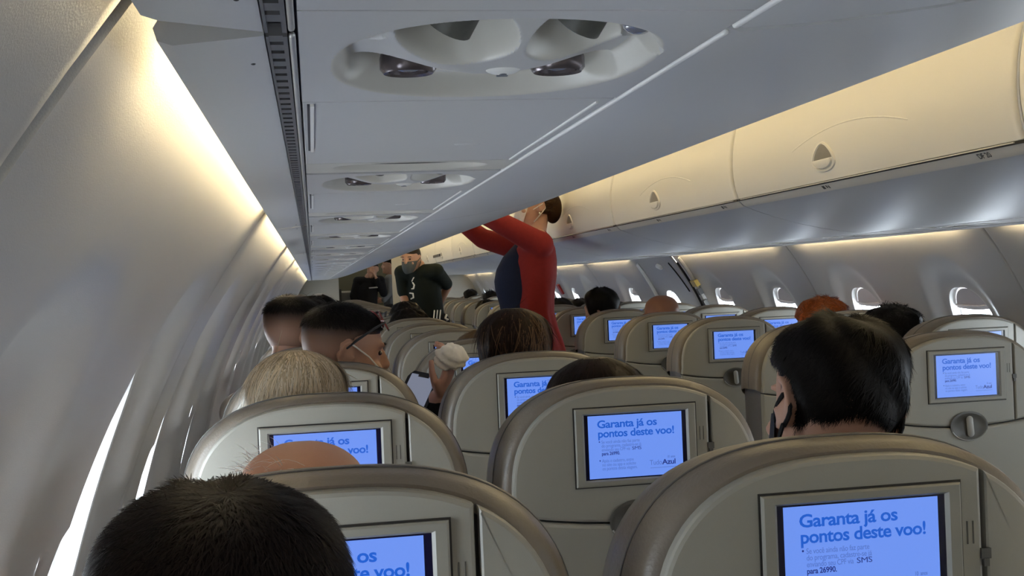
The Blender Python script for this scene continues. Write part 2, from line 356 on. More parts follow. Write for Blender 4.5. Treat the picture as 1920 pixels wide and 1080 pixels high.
def make_bin(i, side):
    y0 = BY0+BL*i+.004; y1 = BY0+BL*(i+1)-.004
    sn = 'left' if side < 0 else 'right'; nb = i+2
    o = thing('overhead_bin', 'closed grey overhead bin, %s from the camera along the %s side' % (ORD[nb-1], sn), 'luggage bin', (0, y0, 0), 'overhead bins on the %s' % sn)
    ln = y1-y0
    b = MB(); extr(b, BOT+INN, 0, ln, side)
    if side < 0 and i == -1:
        q = b.v[-1]; k = q[:, 1] > ln/2; q[k, 1] -= .040*smoothstep(-.020, -.058, q[k, 0])*(q[k, 2] < 1.42)
    obj('bin_body', b, M_BIN, o)
    for e0, e1 in ((.0, .008), (ln-.008, ln)):
        b = MB(); extr(b, [(-.01, 1.447), (.0, 1.46), (.40, 1.96), (.55, 1.91)] + [(x-.013, z) for x, z in DOORP[::-1]] + [(.60, 1.508), (.5, 1.476), (.36, 1.451), (.2, 1.447)], e0, e1, side); obj('end_wall', b, M_BIN, o)
    b = MB(); extr(b, [(.02, 1.50), (.40, 1.96), (.55, 1.915), (.55, 1.925), (.40, 1.972), (.01, 1.505)], .0, ln, side); obj('bin_back', b, M_BIN, o)
    # curved door
    pr = smooth_prof(DOORP, 26); inn = pr[::-1].copy(); nrm = np.gradient(pr, axis=0); nrm = np.stack([-nrm[:, 1], nrm[:, 0]], 1); nrm /= np.linalg.norm(nrm, axis=1)[:, None]
    inner = (pr + nrm*.012)[::-1]
    ys = [.006, .008, .012, .022, ln-.022, ln-.012, ln-.008, ln-.006]; ins = [.010, .004, .0012, 0, 0, .0012, .004, .010]
    d = MB(); L = []
    for yy, dd in zip(ys, ins):
        q = np.vstack([pr+nrm*dd, inner]); L.append(np.stack([np.array([bx(x, side) for x in q[:, 0]]), np.full(len(q), yy), q[:, 1]], 1))
    d.loops(L)
    opened = side < 0 and i == 3
    do = link('bin_door', d.mesh('bin_door', M_DOOR), o)
    if opened:
        hx, hz = bx(.563, side), 1.905; a = -1.25
        R = Matrix.Translation((hx, 0, hz)) @ Matrix.Rotation(a, 4, 'Y') @ Matrix.Translation((-hx, 0, -hz)); do.matrix_local = R
        o['label'] = 'open overhead bin the woman in red reaches into, left side'
    dr_ = MB(); pts = [(bx(float(np.interp(1.645-.36*d_*d_, pr[:18, 1], pr[:18, 0]))-.0022, side), ln/2-.04+d_, 1.645-.36*d_*d_) for d_ in np.linspace(-.33, .33, 25)]
    dr_.tube(pts, .0032, 8); obj('door_ridge', dr_, M_DOOR, do)
    # latch
    cy = ln/2+.09; zc = 1.570
    def dx(z): return float(np.interp(z, pr[:16, 1], pr[:16, 0]))
    th = np.linspace(0, 2*PI, 40, endpoint=False)
    def tri(s_, out, zlow=None, zhigh=None):
        yy = cy + .084*s_*np.sin(th)*(.80-.30*np.cos(th)); zz = zc + .041*s_*np.cos(th)
        if zlow is not None: zz = np.minimum(zz, zlow)
        return np.array([(bx(dx(z)+out, side), a_, z) for a_, z in zip(yy, zz)])
    rim = MB(); rim.loops([tri(1.0, -.001), tri(.97, .004), tri(.86, .005), tri(.80, .0015)], False, False); lo_ = obj('latch', rim, M_DOOR, do)
    cup = MB(); cup.loops([tri(.84, .0016), tri(.80, .0018)]); obj('latch_cup', cup, mat('latch_recess_taupe', (.22, .20, .17), .5, noise=.05), lo_)
    fl = MB(); fl.loops([tri(.80, .002, zc-.006), tri(.76, .008, zc-.007), tri(.70, .009, zc-.010)]); obj('latch_flap', fl, M_DOOR, lo_)
    sl_ = MB(); lp_ = [(.6245, 1.4818), (.6312, 1.4860), (.6373, 1.4918), (.6433, 1.4978), (.6492, 1.5034)]
    extr(sl_, lp_+[(x-.0006, z+.0012) for x, z in lp_[::-1]], .003, ln-.003, side); obj('lit_lip_strip', sl_, M_DOOR, o)  # lighter strip over the lip, painting in the window light that falls there
    # rail in the groove under the door
    r = MB(); r.box(*sorted((bx(.640, side), bx(.6515, side))), .0, ln, 1.5005, 1.5065); obj('groove_strip', r, M_GAP, o, smooth=False)
    r = MB(); r.box(*sorted((bx(.648, side), bx(.6545, side))), .03, ln-.03, 1.5030, 1.5055); obj('groove_rail', r, M_ALU, o, smooth=False)
    # row placards on the lip
    if side > 0:
        for k, yp in enumerate((.16, .93)):
            p = MB()
            if i == 1 and k == 0: v, f = text_mesh('DF 20', .020, .0004, 'CENTER')
            else:
                q = MB()
                for a_, b_, c_, d_ in ((-.022, -.006, 0, .012), (.002, .010, .002, .012), (.014, .022, 0, .010)): q.box(a_, b_, c_, d_, 0, .0004)
                v, f = np.vstack(q.v), q.f
            if len(v):
                # text x runs towards the camera (-Y) when read from the aisle
                P0, P1 = np.array((.6460, 1.5018)), np.array((.6325, 1.4888)); up = (P0-P1)/np.linalg.norm(P0-P1); nn = np.array((up[1], -up[0]))
                w_ = P1 + v[:, 1:2]*up + nn*.0016
                vv = np.stack([np.array([bx(x, side) for x in w_[:, 0]]), yp-v[:, 0], w_[:, 1]], 1)
                p.add(vv, f); obj('row_placard', p, mat('placard_print', (.06, .06, .06), .6, noise=.1), o, smooth=False)
    if side < 0:
        g = MB(); n = int(ln/.0195)                                # air return grille: rails and bars over a dark slot
        g.box(-.0158, -.0145, 0, ln, 1.380, 1.386); g.box(-.0085, -.0065, 0, ln, 1.380, 1.386)
        for k in range(n): g.box(-.0146, -.0084, k*.0195, k*.0195+.0125, 1.3805, 1.386)
        obj('air_grille', g, M_GRILLE, o, smooth=False)
        obj('grille_slot', MB().box(-.0158, -.0065, 0, ln, 1.388, 1.390), M_DARK, o, smooth=False)
        obj('edge_rail', MB().cap((-.0046, .003, 1.3815), (-.0046, ln-.003, 1.3815), .0016, .0016, 10), M_ALU, o)
        for yy in (.06, ln-.06): obj('panel_screw', MB().ell((-.024, yy, 1.3797), (.0012, .0016, .0006), nu=10, nv=6), M_DARK, o)
    obj('edge_trim', MB().cap((bx(.1945, side), .003, 1.3822), (bx(.1945, side), ln-.003, 1.3822), .0017, .0017, 10), M_TRIMWHITE, o)
    return o
for i in range(-1, 10):
    make_bin(i, -1); make_bin(i, 1)

# ------------------------------------------------------------------ passenger service panels
PW0, PW1, PZ = -.0018, .1920, 1.3818
def grid_panel(hy0, hy1, nx, ny, hfun, nm, m, side):
    xs = np.linspace(PW0, PW1, nx); ys = np.linspace(hy0, hy1, ny); X, Y = np.meshgrid(xs, ys, indexing='ij'); Z = PZ+hfun(X, Y)
    v = np.stack([np.where(side < 0, X, 2*AX-X), Y, Z], -1).reshape(-1, 3)
    f = [(i*ny+j, i*ny+j+1, (i+1)*ny+j+1, (i+1)*ny+j) for i in range(nx-1) for j in range(ny-1)]
    b = MB(); b.add(v, f)
    c = [(0, 0), (nx-1, 0), (nx-1, ny-1), (0, ny-1)]
    p = np.array([v[i*ny+j] for i, j in c]); b.add(np.vstack([p, p+np.array([0, 0, .006])]), [(0, 1, 5, 4), (1, 2, 6, 5), (2, 3, 7, 6), (3, 0, 4, 7)])
    return b
OX, OA, OB = .0965, .0830, .104               # oval centre, half width, half length
SCOOPS = [(.0735, -.036, .0305, .044, .030), (.1375, -.038, .0305, .044, .030), (.0560, .043, .035, .024, .018), (.1390, .043, .035, .024, .018)]
SIDES = [(.0300, -.024, .0105, .016), (.1680, -.026, .0105, .016)]
def oval_h(X, Y):
    r = (np.abs((X-OX)/OA)**2.3 + np.abs(Y/OB)**2.3)**(1/2.3)
    h = .0125*(1-smoothstep(.87, 1.0, r))
    h = h - .0115*(1-smoothstep(.24, .88, r))
    for (cx, cy, a, b_, d) in SCOOPS:
        q = np.sqrt(((X-cx)/a)**2+((Y-cy)/b_)**2); h = h + d*(1-smoothstep(.66, 1.0, q))
    for (cx, cy, a, b_) in SIDES:
        q = np.sqrt(((X-cx)/a)**2+((Y-cy)/b_)**2); h = h + .008*(1-smoothstep(.8, 1.0, q))
    return h
def xside(mb_pts, side):
    return mb_pts
def make_service(side):
    sn = 'left' if side < 0 else 'right'
    o = thing('passenger_service_panel', '', 'service panel', (0, 0, 0), 'passenger service panels on the %s' % sn); kids = []
    op = obj('oval_panel', grid_panel(-.118, .114, 190, 220, oval_h, 'oval_panel', M_PSU, side), M_PSU, o); kids.append((op, []))
    op.data.materials.append(M_BOWL)                                 # rim and scoops are the warmer plastic
    for p_ in op.data.polygons:
        x_, y_ = bx(p_.center.x, side), p_.center.y
        rr_ = (abs((x_-OX)/OA)**2.3+abs(y_/OB)**2.3)**(1/2.3)
        if .86 < rr_ < 1.0 or any(((x_-a_)/c_)**2+((y_-b_)/d_)**2 < .96 for a_, b_, c_, d_, _e in SCOOPS): p_.material_index = 1
    X = lambda x: bx(x, side)
    for (cx, cy) in ((.0735, -.040), (.1375, -.042)):
        a = np.array((X(cx)+.006, cy-.004, PZ+.031)); b = np.array((X(cx)-.004, cy+.010, PZ+.014))
        c = MB(); c.cyl(a, b, .0125, .0130, 28); lamp = obj('reading_light', c, mat('reading_light_grey', (.10, .10, .09), .5, noise=.2, nscale=300), o)
        l2 = MB(); d = (b-a)/np.linalg.norm(b-a); l2.cyl(b-d*.001, b+d*.0012, .0105, .0100, 24); ln_ = obj('lens', l2, M_LENS, lamp); kids.append((lamp, [ln_]))
    for (cx, cy) in ((.0560, .041), (.1390, .041)):
        c = MB(); th = np.linspace(0, 2*PI, 28, endpoint=False)
        pr = [(.0125, .022), (.0155, .011), (.0155, .0055), (.0135, .0030), (.0110, .0040), (.0105, .0085)]
        c.loops([np.stack([X(cx)+r*np.cos(th), cy+r*np.sin(th)*.9, np.full(28, PZ+z)], 1) for r, z in pr], True, True)
        ga = obj('air_nozzle', c, mat('nozzle_dark_chrome', (.14, .12, .13), .25, metal=.6, noise=.05), o)
        l2 = MB().ell((X(cx), cy, PZ+.0090), (.0100, .0094, .005), nu=20, nv=10); ln_ = obj('nozzle_plug', l2, M_LENS, ga); kids.append((ga, [ln_]))
    bt = MB().ell((X(.1050), .022, PZ+.0030), (.0105, .010, .0045), nu=24, nv=10); bo = obj('call_button', bt, M_TRIMWHITE, o)
    ic = MB().ell((X(.1050), .022, PZ-.0013), (.0022, .003, .0006), nu=10, nv=6).box(X(.1050)-.003, X(.1050)+.003, .024, .0265, PZ-.0017, PZ-.0004); io = obj('attendant_icon', ic, mat('icon_grey', (.15, .16, .19), .5, noise=.1), bo); kids.append((bo, [io]))
    for (cx, cy, a, b_) in SIDES:
        l2 = MB().ell((X(cx), cy, PZ+.016), (a*.85, b_*.85, .006), nu=20, nv=8); kids.append((obj('indicator_lens', l2, M_LENS, o), []))
    return o, kids
def make_speaker(side):
    sn = 'left' if side < 0 else 'right'
    o = thing('speaker_panel', '', 'speaker', (0, 0, 0), 'speaker panels on the %s' % sn); kids = []
    def h(X, Y):
        r = (np.abs((X-.096)/.073)**2.2 + np.abs((Y+.004)/.036)**2.2)**(1/2.2); return .0062*(1-smoothstep(.88, 1.0, r))
    kids.append((obj('speaker_plate', grid_panel(-.046, .040, 100, 90, h, 's', M_PSU, side), M_BOWL, o), []))
    th = np.linspace(0, 2*PI, 32, endpoint=False)
    g = MB(); g.loops([np.stack([bx(.096, side)+.062*k*np.cos(th), -.004+.0305*k*np.sin(th), np.full(32, PZ+z)], 1) for k, z in ((1, .0070), (1, .0060), (.97, .0057))]); kids.append((obj('speaker_grille', g, M_DARK, o), []))
    return o, kids
def make_hatch(side):
    sn = 'left' if side < 0 else 'right'
    o = thing('oxygen_mask_hatch', '', 'ceiling hatch', (0, 0, 0), 'oxygen mask hatches on the %s' % sn); kids = []
    x0, x1 = sorted((bx(PW0, side), bx(PW1, side)))
    b = MB(); b.loops([np.array([(x0+e, -.176+e, PZ+z), (x1-e, -.176+e, PZ+z), (x1-e, .176-e, PZ+z), (x0+e, .176-e, PZ+z)]) for e, z in ((0, .008), (0, .0008), (.0008, 0))])
    kids.append((obj('hatch_door', b, M_PSU, o, smooth=False), []))
    hx = bx(.004, side); hn = MB().box(hx-.0012, hx+.0012, -.17, .07, PZ-.0016, PZ+.001); kids.append((obj('hinge', hn, M_TRIMWHITE, o, smooth=False), []))
    hn = MB().box(hx-.0022*(-side)-.0008, hx-.0022*(-side)+.0008, -.17, .07, PZ-.0005, PZ+.001); kids.append((obj('hinge_slot', hn, M_DARK, o, smooth=False), []))
    lt = MB().ell((bx(.128, side), .05, PZ), (.011, .006, .0012), nu=16, nv=8); kids.append((obj('hatch_latch', lt, M_PSU, o), []))
    e = bx(.183, side); sl = MB().box(e-.0008, e+.0008, -.165, .17, PZ-.0012, PZ+.001); kids.append((obj('hatch_edge', sl, M_TRIMWHITE, o, smooth=False), []))
    return o, kids
PSU_P = .690
KINDS_ = (('passenger service panel of reading lights and air nozzles', make_service, .597), ('plain oxygen mask hatch in the bin underside', make_hatch, .890), ('oval speaker panel in the bin underside', make_speaker, 1.113))
for side in (-1, 1):
    sn = 'left' if side < 0 else 'right'
    k0, k1 = (0, 15) if side < 0 else (3, 16)
    for desc, fn, ystart in KINDS_:
        first = None
        for k in range(k0, k1):
            lab = '%s, %s from the camera on the %s' % (desc, ORD[k-k0], sn)
            if first is None: first, kids = fn(side); first['label'] = lab; first.location = (0, ystart+PSU_P*k, 0); continue
            dup_tree(first, (0, ystart+PSU_P*k, 0), lab, kids)
    x0, x1 = sorted((bx(PW0, side), bx(PW1, side)))
    ye = KINDS_[0][2]+PSU_P*k1-.12
    struct('trim_%d' % (1 if side < 0 else 2), MB().box(x0, x1, ye, 16.3, PZ, PZ+.006), M_PSU, smooth=False)
    ys_ = KINDS_[0][2]+PSU_P*k0-.12
    struct('trim_%d' % (3 if side < 0 else 4), MB().box(x0, x1, -1.05, ys_, PZ, PZ+.006), M_PSU, smooth=False)

# ------------------------------------------------------------------ seats
PIT = .787
CX = {'A': .010, 'C': .501, 'D': 1.540, 'F': 2.054}
RY = {'A': 1.033, 'C': 1.033, 'D': 2.592, 'F': 2.592}
TOPZ, NEXP = 1.101, 2.7
def arch(a, b, ztop, zbot, n=26, e=NEXP, xoff=0):
    """outline: right side bottom, up over the arch, left side bottom (counter clockwise in x-z)"""
    t = np.linspace(0, PI, n); c, s_ = np.cos(t), np.sin(t)
    x = a*np.sign(c)*np.abs(c)**(2/e); z = ztop-b+b*np.abs(s_)**(2/e)
    return np.vstack([[[a+xoff, zbot]], np.stack([x+xoff, z], 1), [[-a+xoff, zbot]]])
def plate(mb, poly, y0, y1, bev=.004):
    """extruded x-z polygon; its rear edge (y0 side, towards the viewer) is rounded"""
    p = np.array(poly); c = p.mean(0)
    # inset along averaged edge normals
    d1 = p-np.roll(p, 1, 0); d2 = np.roll(p, -1, 0)-p
    n1 = np.stack([d1[:, 1], -d1[:, 0]], 1); n2 = np.stack([d2[:, 1], -d2[:, 0]], 1)
    n1 /= np.linalg.norm(n1, axis=1)[:, None]+1e-9; n2 /= np.linalg.norm(n2, axis=1)[:, None]+1e-9
    nn = n1+n2; nn /= np.linalg.norm(nn, axis=1)[:, None]+1e-9
    area = np.sum(p[:, 0]*np.roll(p[:, 1], -1)-np.roll(p[:, 0], -1)*p[:, 1])
    if area < 0: nn = -nn
    L = []
    for yy, ins in ((y1, 0), (y0+bev, 0), (y0+bev*.3, bev*.3), (y0, bev)):
        q = p-nn*ins; L.append(np.stack([q[:, 0], np.full(len(q), yy), q[:, 1]], 1))
    mb.loops(L, False, False); n = len(p)
    for q in (L[0], L[-1]):
        mb.add(np.vstack([q, q.mean(0)[None]]), [(k, (k+1) % n, n) for k in range(n)])
    return mb
def sag(x): return .874+.020*(abs(x)/.2)**2
SCZ = .998                                    # monitor centre height
def rect(x0, x1, z0, z1, y): return np.array([(x0, y, z0), (x1, y, z0), (x1, y, z1), (x0, y, z1)])
def txt(parts, body, x, z, size, m, bold=0.0, wide=None, align='LEFT'):
    """x, z in fractions of the lit area (from its left and top); wide = target width fraction"""
    v, f = text_mesh(body, size*DH, bold*DH, align)
    if not len(v): return
    if wide: v[:, 0] *= wide*DW/max(1e-6, v[:, 0].max()-v[:, 0].min())
    q = np.stack([-DW/2+x*DW+v[:, 0], np.full(len(v), -.00025), DH/2-z*DH+v[:, 1]], 1)
    parts.setdefault(m.name, (MB(), m))[0].add(q, f)
DW, DH = .1555, .1005
def build_seat():
    o = thing('passenger_chair', 'x', 'aircraft seat', (0, 0, 0), 'passenger seats'); kids = []
    def part(name, mb, m, smooth=True):
        p = obj(name, mb, m, o, smooth=smooth, ang=16 if name in ('shell_panel', 'side_panel', 'tray_table') else 40); kids.append((p, [])); return p
    # rear plastic shell: upper panel, side panel, tray
    ar = arch(.203, .175, 1.092, .90, 40, 2.6)[1:-1]
    XS = .1235
    up = [(x, z) for x, z in ar if x < XS]; zt = float(np.interp(XS, ar[::-1, 0], ar[::-1, 1]))
    lowx = np.linspace(-.2045, XS, 16)
    poly = [(XS, zt)]+up+[(-.2045, .910)]+[(x, sag(x)+.0015) for x in lowx]
    part('shell_panel', plate(MB(), poly, .0, .034, .005), M_SHELL)
    rt = [(x, z) for x, z in ar if x > XS+.004]; zt2 = float(np.interp(XS+.004, ar[::-1, 0], ar[::-1, 1]))
    poly = [(.2045, .910)]+rt+[(XS+.004, zt2)]+[(x, sag(x)+.0015) for x in np.linspace(XS+.004, .2045, 6)]
    part('side_panel', plate(MB(), poly, .001, .034, .005), M_SHELL)
    poly = [(x, sag(x)-.0015) for x in np.linspace(.2055, -.2055, 24)]+[(-.2055, .60), (-.19, .575), (.19, .575), (.2055, .60)]
    part('tray_table', plate(MB(), poly, -.003, .034, .006), M_SHELL)
    b = MB(); pr = arch(.196, .168, 1.084, .50, 40, 2.6); plate(b, pr, .012, .045, .002); part('shell_liner', b, M_GAP)
    # headrest: taupe leather wrap; backrest below
    hd = MB(); L = []
    for yy, ia, it in ((.016, -.013, -.006), (.022, -.004, -.001), (.034, .0, .001), (.060, .006, .0015), (.092, .010, .0), (.122, .008, -.006), (.142, -.004, -.018), (.150, -.028, -.040)):
        q = arch(.2205+ia, .196, TOPZ+it, .915, 40, NEXP); q[0, 0] -= .006; q[-1, 0] += .006
        L.append(np.stack([q[:, 0], np.full(len(q), yy), q[:, 1]], 1))
    hd.loops(L); part('headrest', hd, M_LEATHER)
    st = MB()                                                     # piping seam that runs round the headrest
    q = arch(.2265, .198, TOPZ+.0018, .93, 40, NEXP); st.tube(np.stack([q[:, 0], np.full(len(q), .062), q[:, 1]], 1), .0016, 5); part('headrest_piping', st, M_LEATHER2)
    bk = MB(); L = []
    for yy, ia in ((.020, -.01), (.036, 0), (.10, .004), (.135, -.004), (.150, -.03)):
        L.append(np.array([(.214+ia, yy, .47), (.216+ia, yy, .70), (.216+ia, yy, .912), (-.216-ia, yy, .912), (-.216-ia, yy, .70), (-.214-ia, yy, .47)]))
    bk.loops(L); part('backrest', bk, M_LEATHER2)
    # monitor
    g = MB().box(-.1022, .1022, -.0006, .004, SCZ-.0646, SCZ+.0646); part('monitor_gap', g, M_GAP, False)
    bz = MB(); W, H_ = .1000, .0625; w_, h_ = .0842, .0518
    bz.loops([rect(-W, W, SCZ-H_, SCZ+H_, .002), rect(-W, W, SCZ-H_, SCZ+H_, -.0035), rect(-W+.002, W-.002, SCZ-H_+.002, SCZ+H_-.002, -.0050), rect(-w_-.0035, w_+.0035, SCZ-h_-.0025, SCZ+h_+.0025, -.0050), rect(-w_, w_, SCZ-h_, SCZ+h_, -.0008)], False, False)
    part('monitor_bezel', bz, M_BEZEL, False)
    sb = MB().box(-w_-.001, w_+.001, -.0011, .0035, SCZ-h_-.001, SCZ+h_+.001); part('monitor_border', sb, M_SCREENBLACK, False)
    scr = MB(); scr.box(-DW/2, DW/2, .0, .0004, -DH/2, DH/2); so = link('display', scr.mesh('display', M_DISPLAY, False), o, (-.0006, -.0014, SCZ+.0002)); subs = []
    T = {}
    txt(T, 'Garanta já os', .095, .195, .170, M_HEAD, .0038, .635)
    txt(T, 'pontos deste voo!', .100, .345, .170, M_HEAD, .0038, .81)
    for z, s_, ww in ((.445, 'Se você ainda não faz parte', .405), (.507, 'do programa, cadastre-se já', .42), (.569, 'enviando seu CPF via', .30)): txt(T, s_, .135, z, .074, M_SMALL, .0, ww)
    txt(T, 'SMS', .455, .569, .074, M_BOLD, .0, .10); txt(T, 'para 26990.', .135, .631, .074, M_BOLD, .0015, .19)
    txt(T, '•', .105, .445, .085, M_BOLD); txt(T, '•', .105, .745, .085, M_BOLD)
    for z, s_, ww in ((.745, 'Após o cadastro, entre', .335), (.807, 'no site ou app e solicite', .355), (.869, 'os pontos desta viagem.', .37)): txt(T, s_, .135, z, .074, M_SMALL, .0, ww)
    txt(T, 'Tudo', .640, .835, .115, M_SMALL, .0, .130); txt(T, 'Azul', .775, .835, .115, M_BOLD, .0022, .145)
    txt(T, '10  anos', .83, .735, .055, M_SMALL, .001, .08)
    q = MB(); q.add([(-DW/2+.645*DW, -.0003, -.385*DH), (-DW/2+.925*DW, -.0003, -.385*DH), (-DW/2+.925*DW, -.0003, -.378*DH), (-DW/2+.645*DW, -.0003, -.378*DH)], [(0, 1, 2, 3)]); T['u'] = (q, M_SMALL)
    names = {M_HEAD.name: 'headline_lettering', M_SMALL.name: 'body_lettering', M_BOLD.name: 'bold_lettering', 'u': 'underline_marking'}
    for key, (mb_, m_) in T.items(): subs.append(obj(names[key], mb_, m_, so, smooth=False))
    kids.append((so, subs))
    # latch of the tray
    th = np.linspace(0, 2*PI, 32, endpoint=False)
    def ov(a, b_, y_, dz=0): return np.stack([a*np.cos(th), np.full(32, y_), .876+dz+b_*np.sin(th)], 1)
    c = MB(); c.loops([ov(.049, .036, -.0032), ov(.049, .036, -.0042), ov(.044, .031, -.0050), ov(.041, .029, -.0036), ov(.02, .014, -.0034)], False, True); lc = part('latch_cup', c, M_CUP)
    cr = MB(); a = np.linspace(PI*1.12, PI*1.88, 14); cr.tube(np.stack([.047*np.cos(a), np.full(14, -.0048), .876+.034*np.sin(a)], 1), .0018, 6); kids[-1] = (lc, [obj('cup_lip', cr, M_TAB, lc)])
    t_ = MB().cap((.0015, -.008, .859), (-.0015, -.009, .893), .0085, .0085, 16, .6, (0, 1, 0)); part('tray_latch', t_, M_TAB)
    hk = MB().box(XS-.003, XS+.007, -.0022, .002, .985, .995).box(XS-.001, XS+.0045, -.0030, .002, .978, .9855); part('coat_hook', hk, M_CUP, False)
    ic = MB()
    for xx in (.107, .113): ic.box(xx, xx+.0012, -.0005, .001, 1.000, 1.022)
    part('hook_icon', ic, M_CUP, False)
    # lower seat
    cu = MB(); L = []
    for zz, i_ in ((.36, .02), (.375, .0), (.44, .0), (.462, .012), (.470, .04)): L.append(np.array([(-.215+i_, .135+i_*.3, zz), (.215-i_, .135+i_*.3, zz), (.215-i_, .60-i_, zz), (-.215+i_, .60-i_, zz)]))
    cu.loops(L); part('seat_cushion', cu, M_LEATHER2)
    for sx in (-1, 1):
        am = MB(); x = sx*.2255; am.loops([np.array([(x-.0165, .10, zz), (x+.0165, .10, zz), (x+.0165, .47, zz), (x-.0165, .47, zz)]) for zz in (.585, .622)]); am.box(x-.0150, x+.0150, .10, .145, .45, .60)
        part('armrest', am, M_LEATHER2)
        lg = MB().box(sx*.15-.018, sx*.15+.018, .20, .50, 0, .05).box(sx*.15-.014, sx*.15+.014, .22, .27, .05, .37).box(sx*.15-.014, sx*.15+.014, .44, .48, .05, .37); part('leg', lg, M_ALU, False)
    return o, kids
SEAT, SKIDS = build_seat()
DESC = {'A': 'window seat along the left wall', 'C': 'aisle seat left of the aisle', 'D': 'aisle seat right of the aisle', 'F': 'window seat along the right wall'}
SEATS = []
for c in 'ACDF':
    ks = range(-1 if c == 'A' else 0, 19) if c in 'AC' else (range(0, 17) if c == 'D' else range(1, 17))
    for n, k in enumerate(ks):
        loc = (CX[c], RY[c]+PIT*k, 0)
        lab = 'grey seat back with lit screen, %s %s' % (ORD[n], DESC[c]) + ' from the camera'
        kids = SKIDS if loc[1] < 9.5 else [(a, [] if a.name.startswith('display') else b) for a, b in SKIDS]
        if not SEATS:
            SEAT.location = loc; SEAT['label'] = lab; SEATS.append(SEAT)
        else: SEATS.append(dup_tree(SEAT, loc, lab, kids))

# ------------------------------------------------------------------ people
HEADSEC = [(0, .085, .030, .020), (.015, .098, .0, .036), (.040, .1005, -.030, .053), (.070, .0985, -.060, .063), (.100, .096, -.086, .070), (.122, .0915, -.098, .0735), (.150, .0965, -.104, .0765), (.180, .088, -.100, .0765), (.205, .066, -.084, .067), (.222, .036, -.056, .045), (.230, .012, -.030, .020)]
def head_rings(nl=40, na=48, off=0.0):
    s_ = np.array(HEADSEC); zz = np.concatenate([np.linspace(0, .19, nl-12), .19+.0405*np.sin(np.linspace(0, PI/2, 13))[1:]]); zz[-1] = .2299
    P = []
    th = np.linspace(0, 2*PI, na, endpoint=False)
    fz = [np.interp(zz, s_[:, 0], s_[:, k]) for k in (1, 2, 3)]
    for k in range(3):
        for _ in range(2): fz[k][1:-1] = .25*fz[k][:-2]+.5*fz[k][1:-1]+.25*fz[k][2:]
    for z, yf, yb, hw in zip(zz, *fz):
        c, s2 = np.cos(th), np.sin(th); e = 2/2.25
        y = (yf+yb)/2+(yf-yb)/2*np.sign(c)*np.abs(c)**e; x = hw*np.sign(s2)*np.abs(s2)**e*(1-.13*np.maximum(0, c))
        P.append(np.stack([x, y, np.full(na, z-.115)], 1))
    return np.array(P), th
HR, HTH = head_rings()
def ring_normals(P):
    d1 = np.roll(P, -1, 1)-np.roll(P, 1, 1); d0 = np.gradient(P, axis=0); n = np.cross(d1, d0); n /= np.linalg.norm(n, axis=2)[:, :, None]+1e-9
    c = P.mean((0, 1)); sgn = np.sign(np.sum(n*(P-c), axis=2)); return n*sgn[:, :, None]
HN = ring_normals(HR)
def add_head(mb, R, c, s=1.0):
    T = lambda q: (np.asarray(q) @ R.T)*s+c
    mb.loops([T(r) for r in HR])
    t1 = MB()
    t1.cap((0, .092, .022), (0, .112, -.018), .010, .013, 12); t1.ell((0, .108, -.022), (.017, .012, .010))          # nose
    t1.ell((0, .088, -.052), (.026, .013, .006)); t1.ell((0, .088, -.062), (.023, .013, .007)); t1.ell((0, .086, -.098), (.022, .016, .013))  # lips, chin
    for sx in (-1, 1):
        t1.ell((sx*.033, .084, .030), (.024, .012, .007)); t1.ell((sx*.040, .070, -.028), (.022, .020, .018))          # brow, cheek
        a = np.linspace(-.3, 4.4, 12)                                                                       # ear: rim, concha, lobe
        pts = np.stack([sx*(.076+.012*np.abs(np.cos(a*.5))), -.014-.019*np.sin(a-.2)*1.0-.002, .004+.030*np.cos(a)*1.0], 1)
        t1.tube(pts, .0050, 7); t1.ell((sx*.077, -.012, .0), (.007, .015, .026)); t1.ell((sx*.078, -.004, -.027), (.006, .008, .010))
    mb.add(T(np.vstack(t1.v)), t1.f)
def remesh(mb, voxel, m, smooth_it=4, name='m'):
    me = bpy.data.meshes.new('tmp'); me.from_pydata(np.vstack(mb.v).tolist(), [], mb.f); me.update(); fix_normals(me)
    o = bpy.data.objects.new('tmp', me); COL.objects.link(o)
    r = o.modifiers.new('r', 'REMESH'); r.mode = 'VOXEL'; r.voxel_size = voxel; r.use_smooth_shade = True
    if smooth_it: q = o.modifiers.new('s', 'SMOOTH'); q.factor = .5; q.iterations = smooth_it
    dg = bpy.context.evaluated_depsgraph_get(); out = bpy.data.meshes.new_from_object(o.evaluated_get(dg)); bpy.data.objects.remove(o); bpy.data.meshes.remove(me)
    out.name = name; out.materials.clear(); out.materials.append(m); return out
def add_hand(mb, wrist, d, nrm, thumb_side, curl=.5, s=1.0):
    """wrist position, pointing direction d, palm normal nrm, thumb_side +1/-1; fingers curl towards nrm"""
    d = np.array(d, float); d /= np.linalg.norm(d); n = np.array(nrm, float); n -= d*(n@d); n /= np.linalg.norm(n); x = np.cross(d, n)*thumb_side; w_ = np.array(wrist, float)
    for k, (ox, Lp, fl, r) in enumerate(((.027, .088, .070, .0086), (.009, .092, .078, .0088), (-.010, .088, .072, .0085), (-.027, .080, .056, .0076))):
        kn = w_+d*Lp*s+x*ox*s; mb.cap(w_+d*.01*s+x*ox*.55*s, kn, .0125*s, .0105*s, 10)
        p = kn; a = 0
        for j, fr in enumerate((.45, .32, .23)):
            a += curl*(.75 if j == 0 else 1.0)+.04*k; q = p+(d*math.cos(a)+n*math.sin(a)+x*ox*.9)*fl*fr*s; mb.cap(p, q, r*s*(1-.08*j), r*s*(.92-.08*j), 10); p = q
    t0 = w_+d*.022*s+x*.022*s; t1 = t0+(d*.55+x*.62+n*.35)*.040*s; t2 = t1+(d*.80+x*.25+n*.45)*.030*s; t3 = t2+(d*.9+n*.4)*.024*s
    mb.cap(t0, t1, .0145*s, .0115*s, 10); mb.cap(t1, t2, .0110*s, .0095*s, 10); mb.cap(t2, t3, .0095*s, .0080*s, 10)
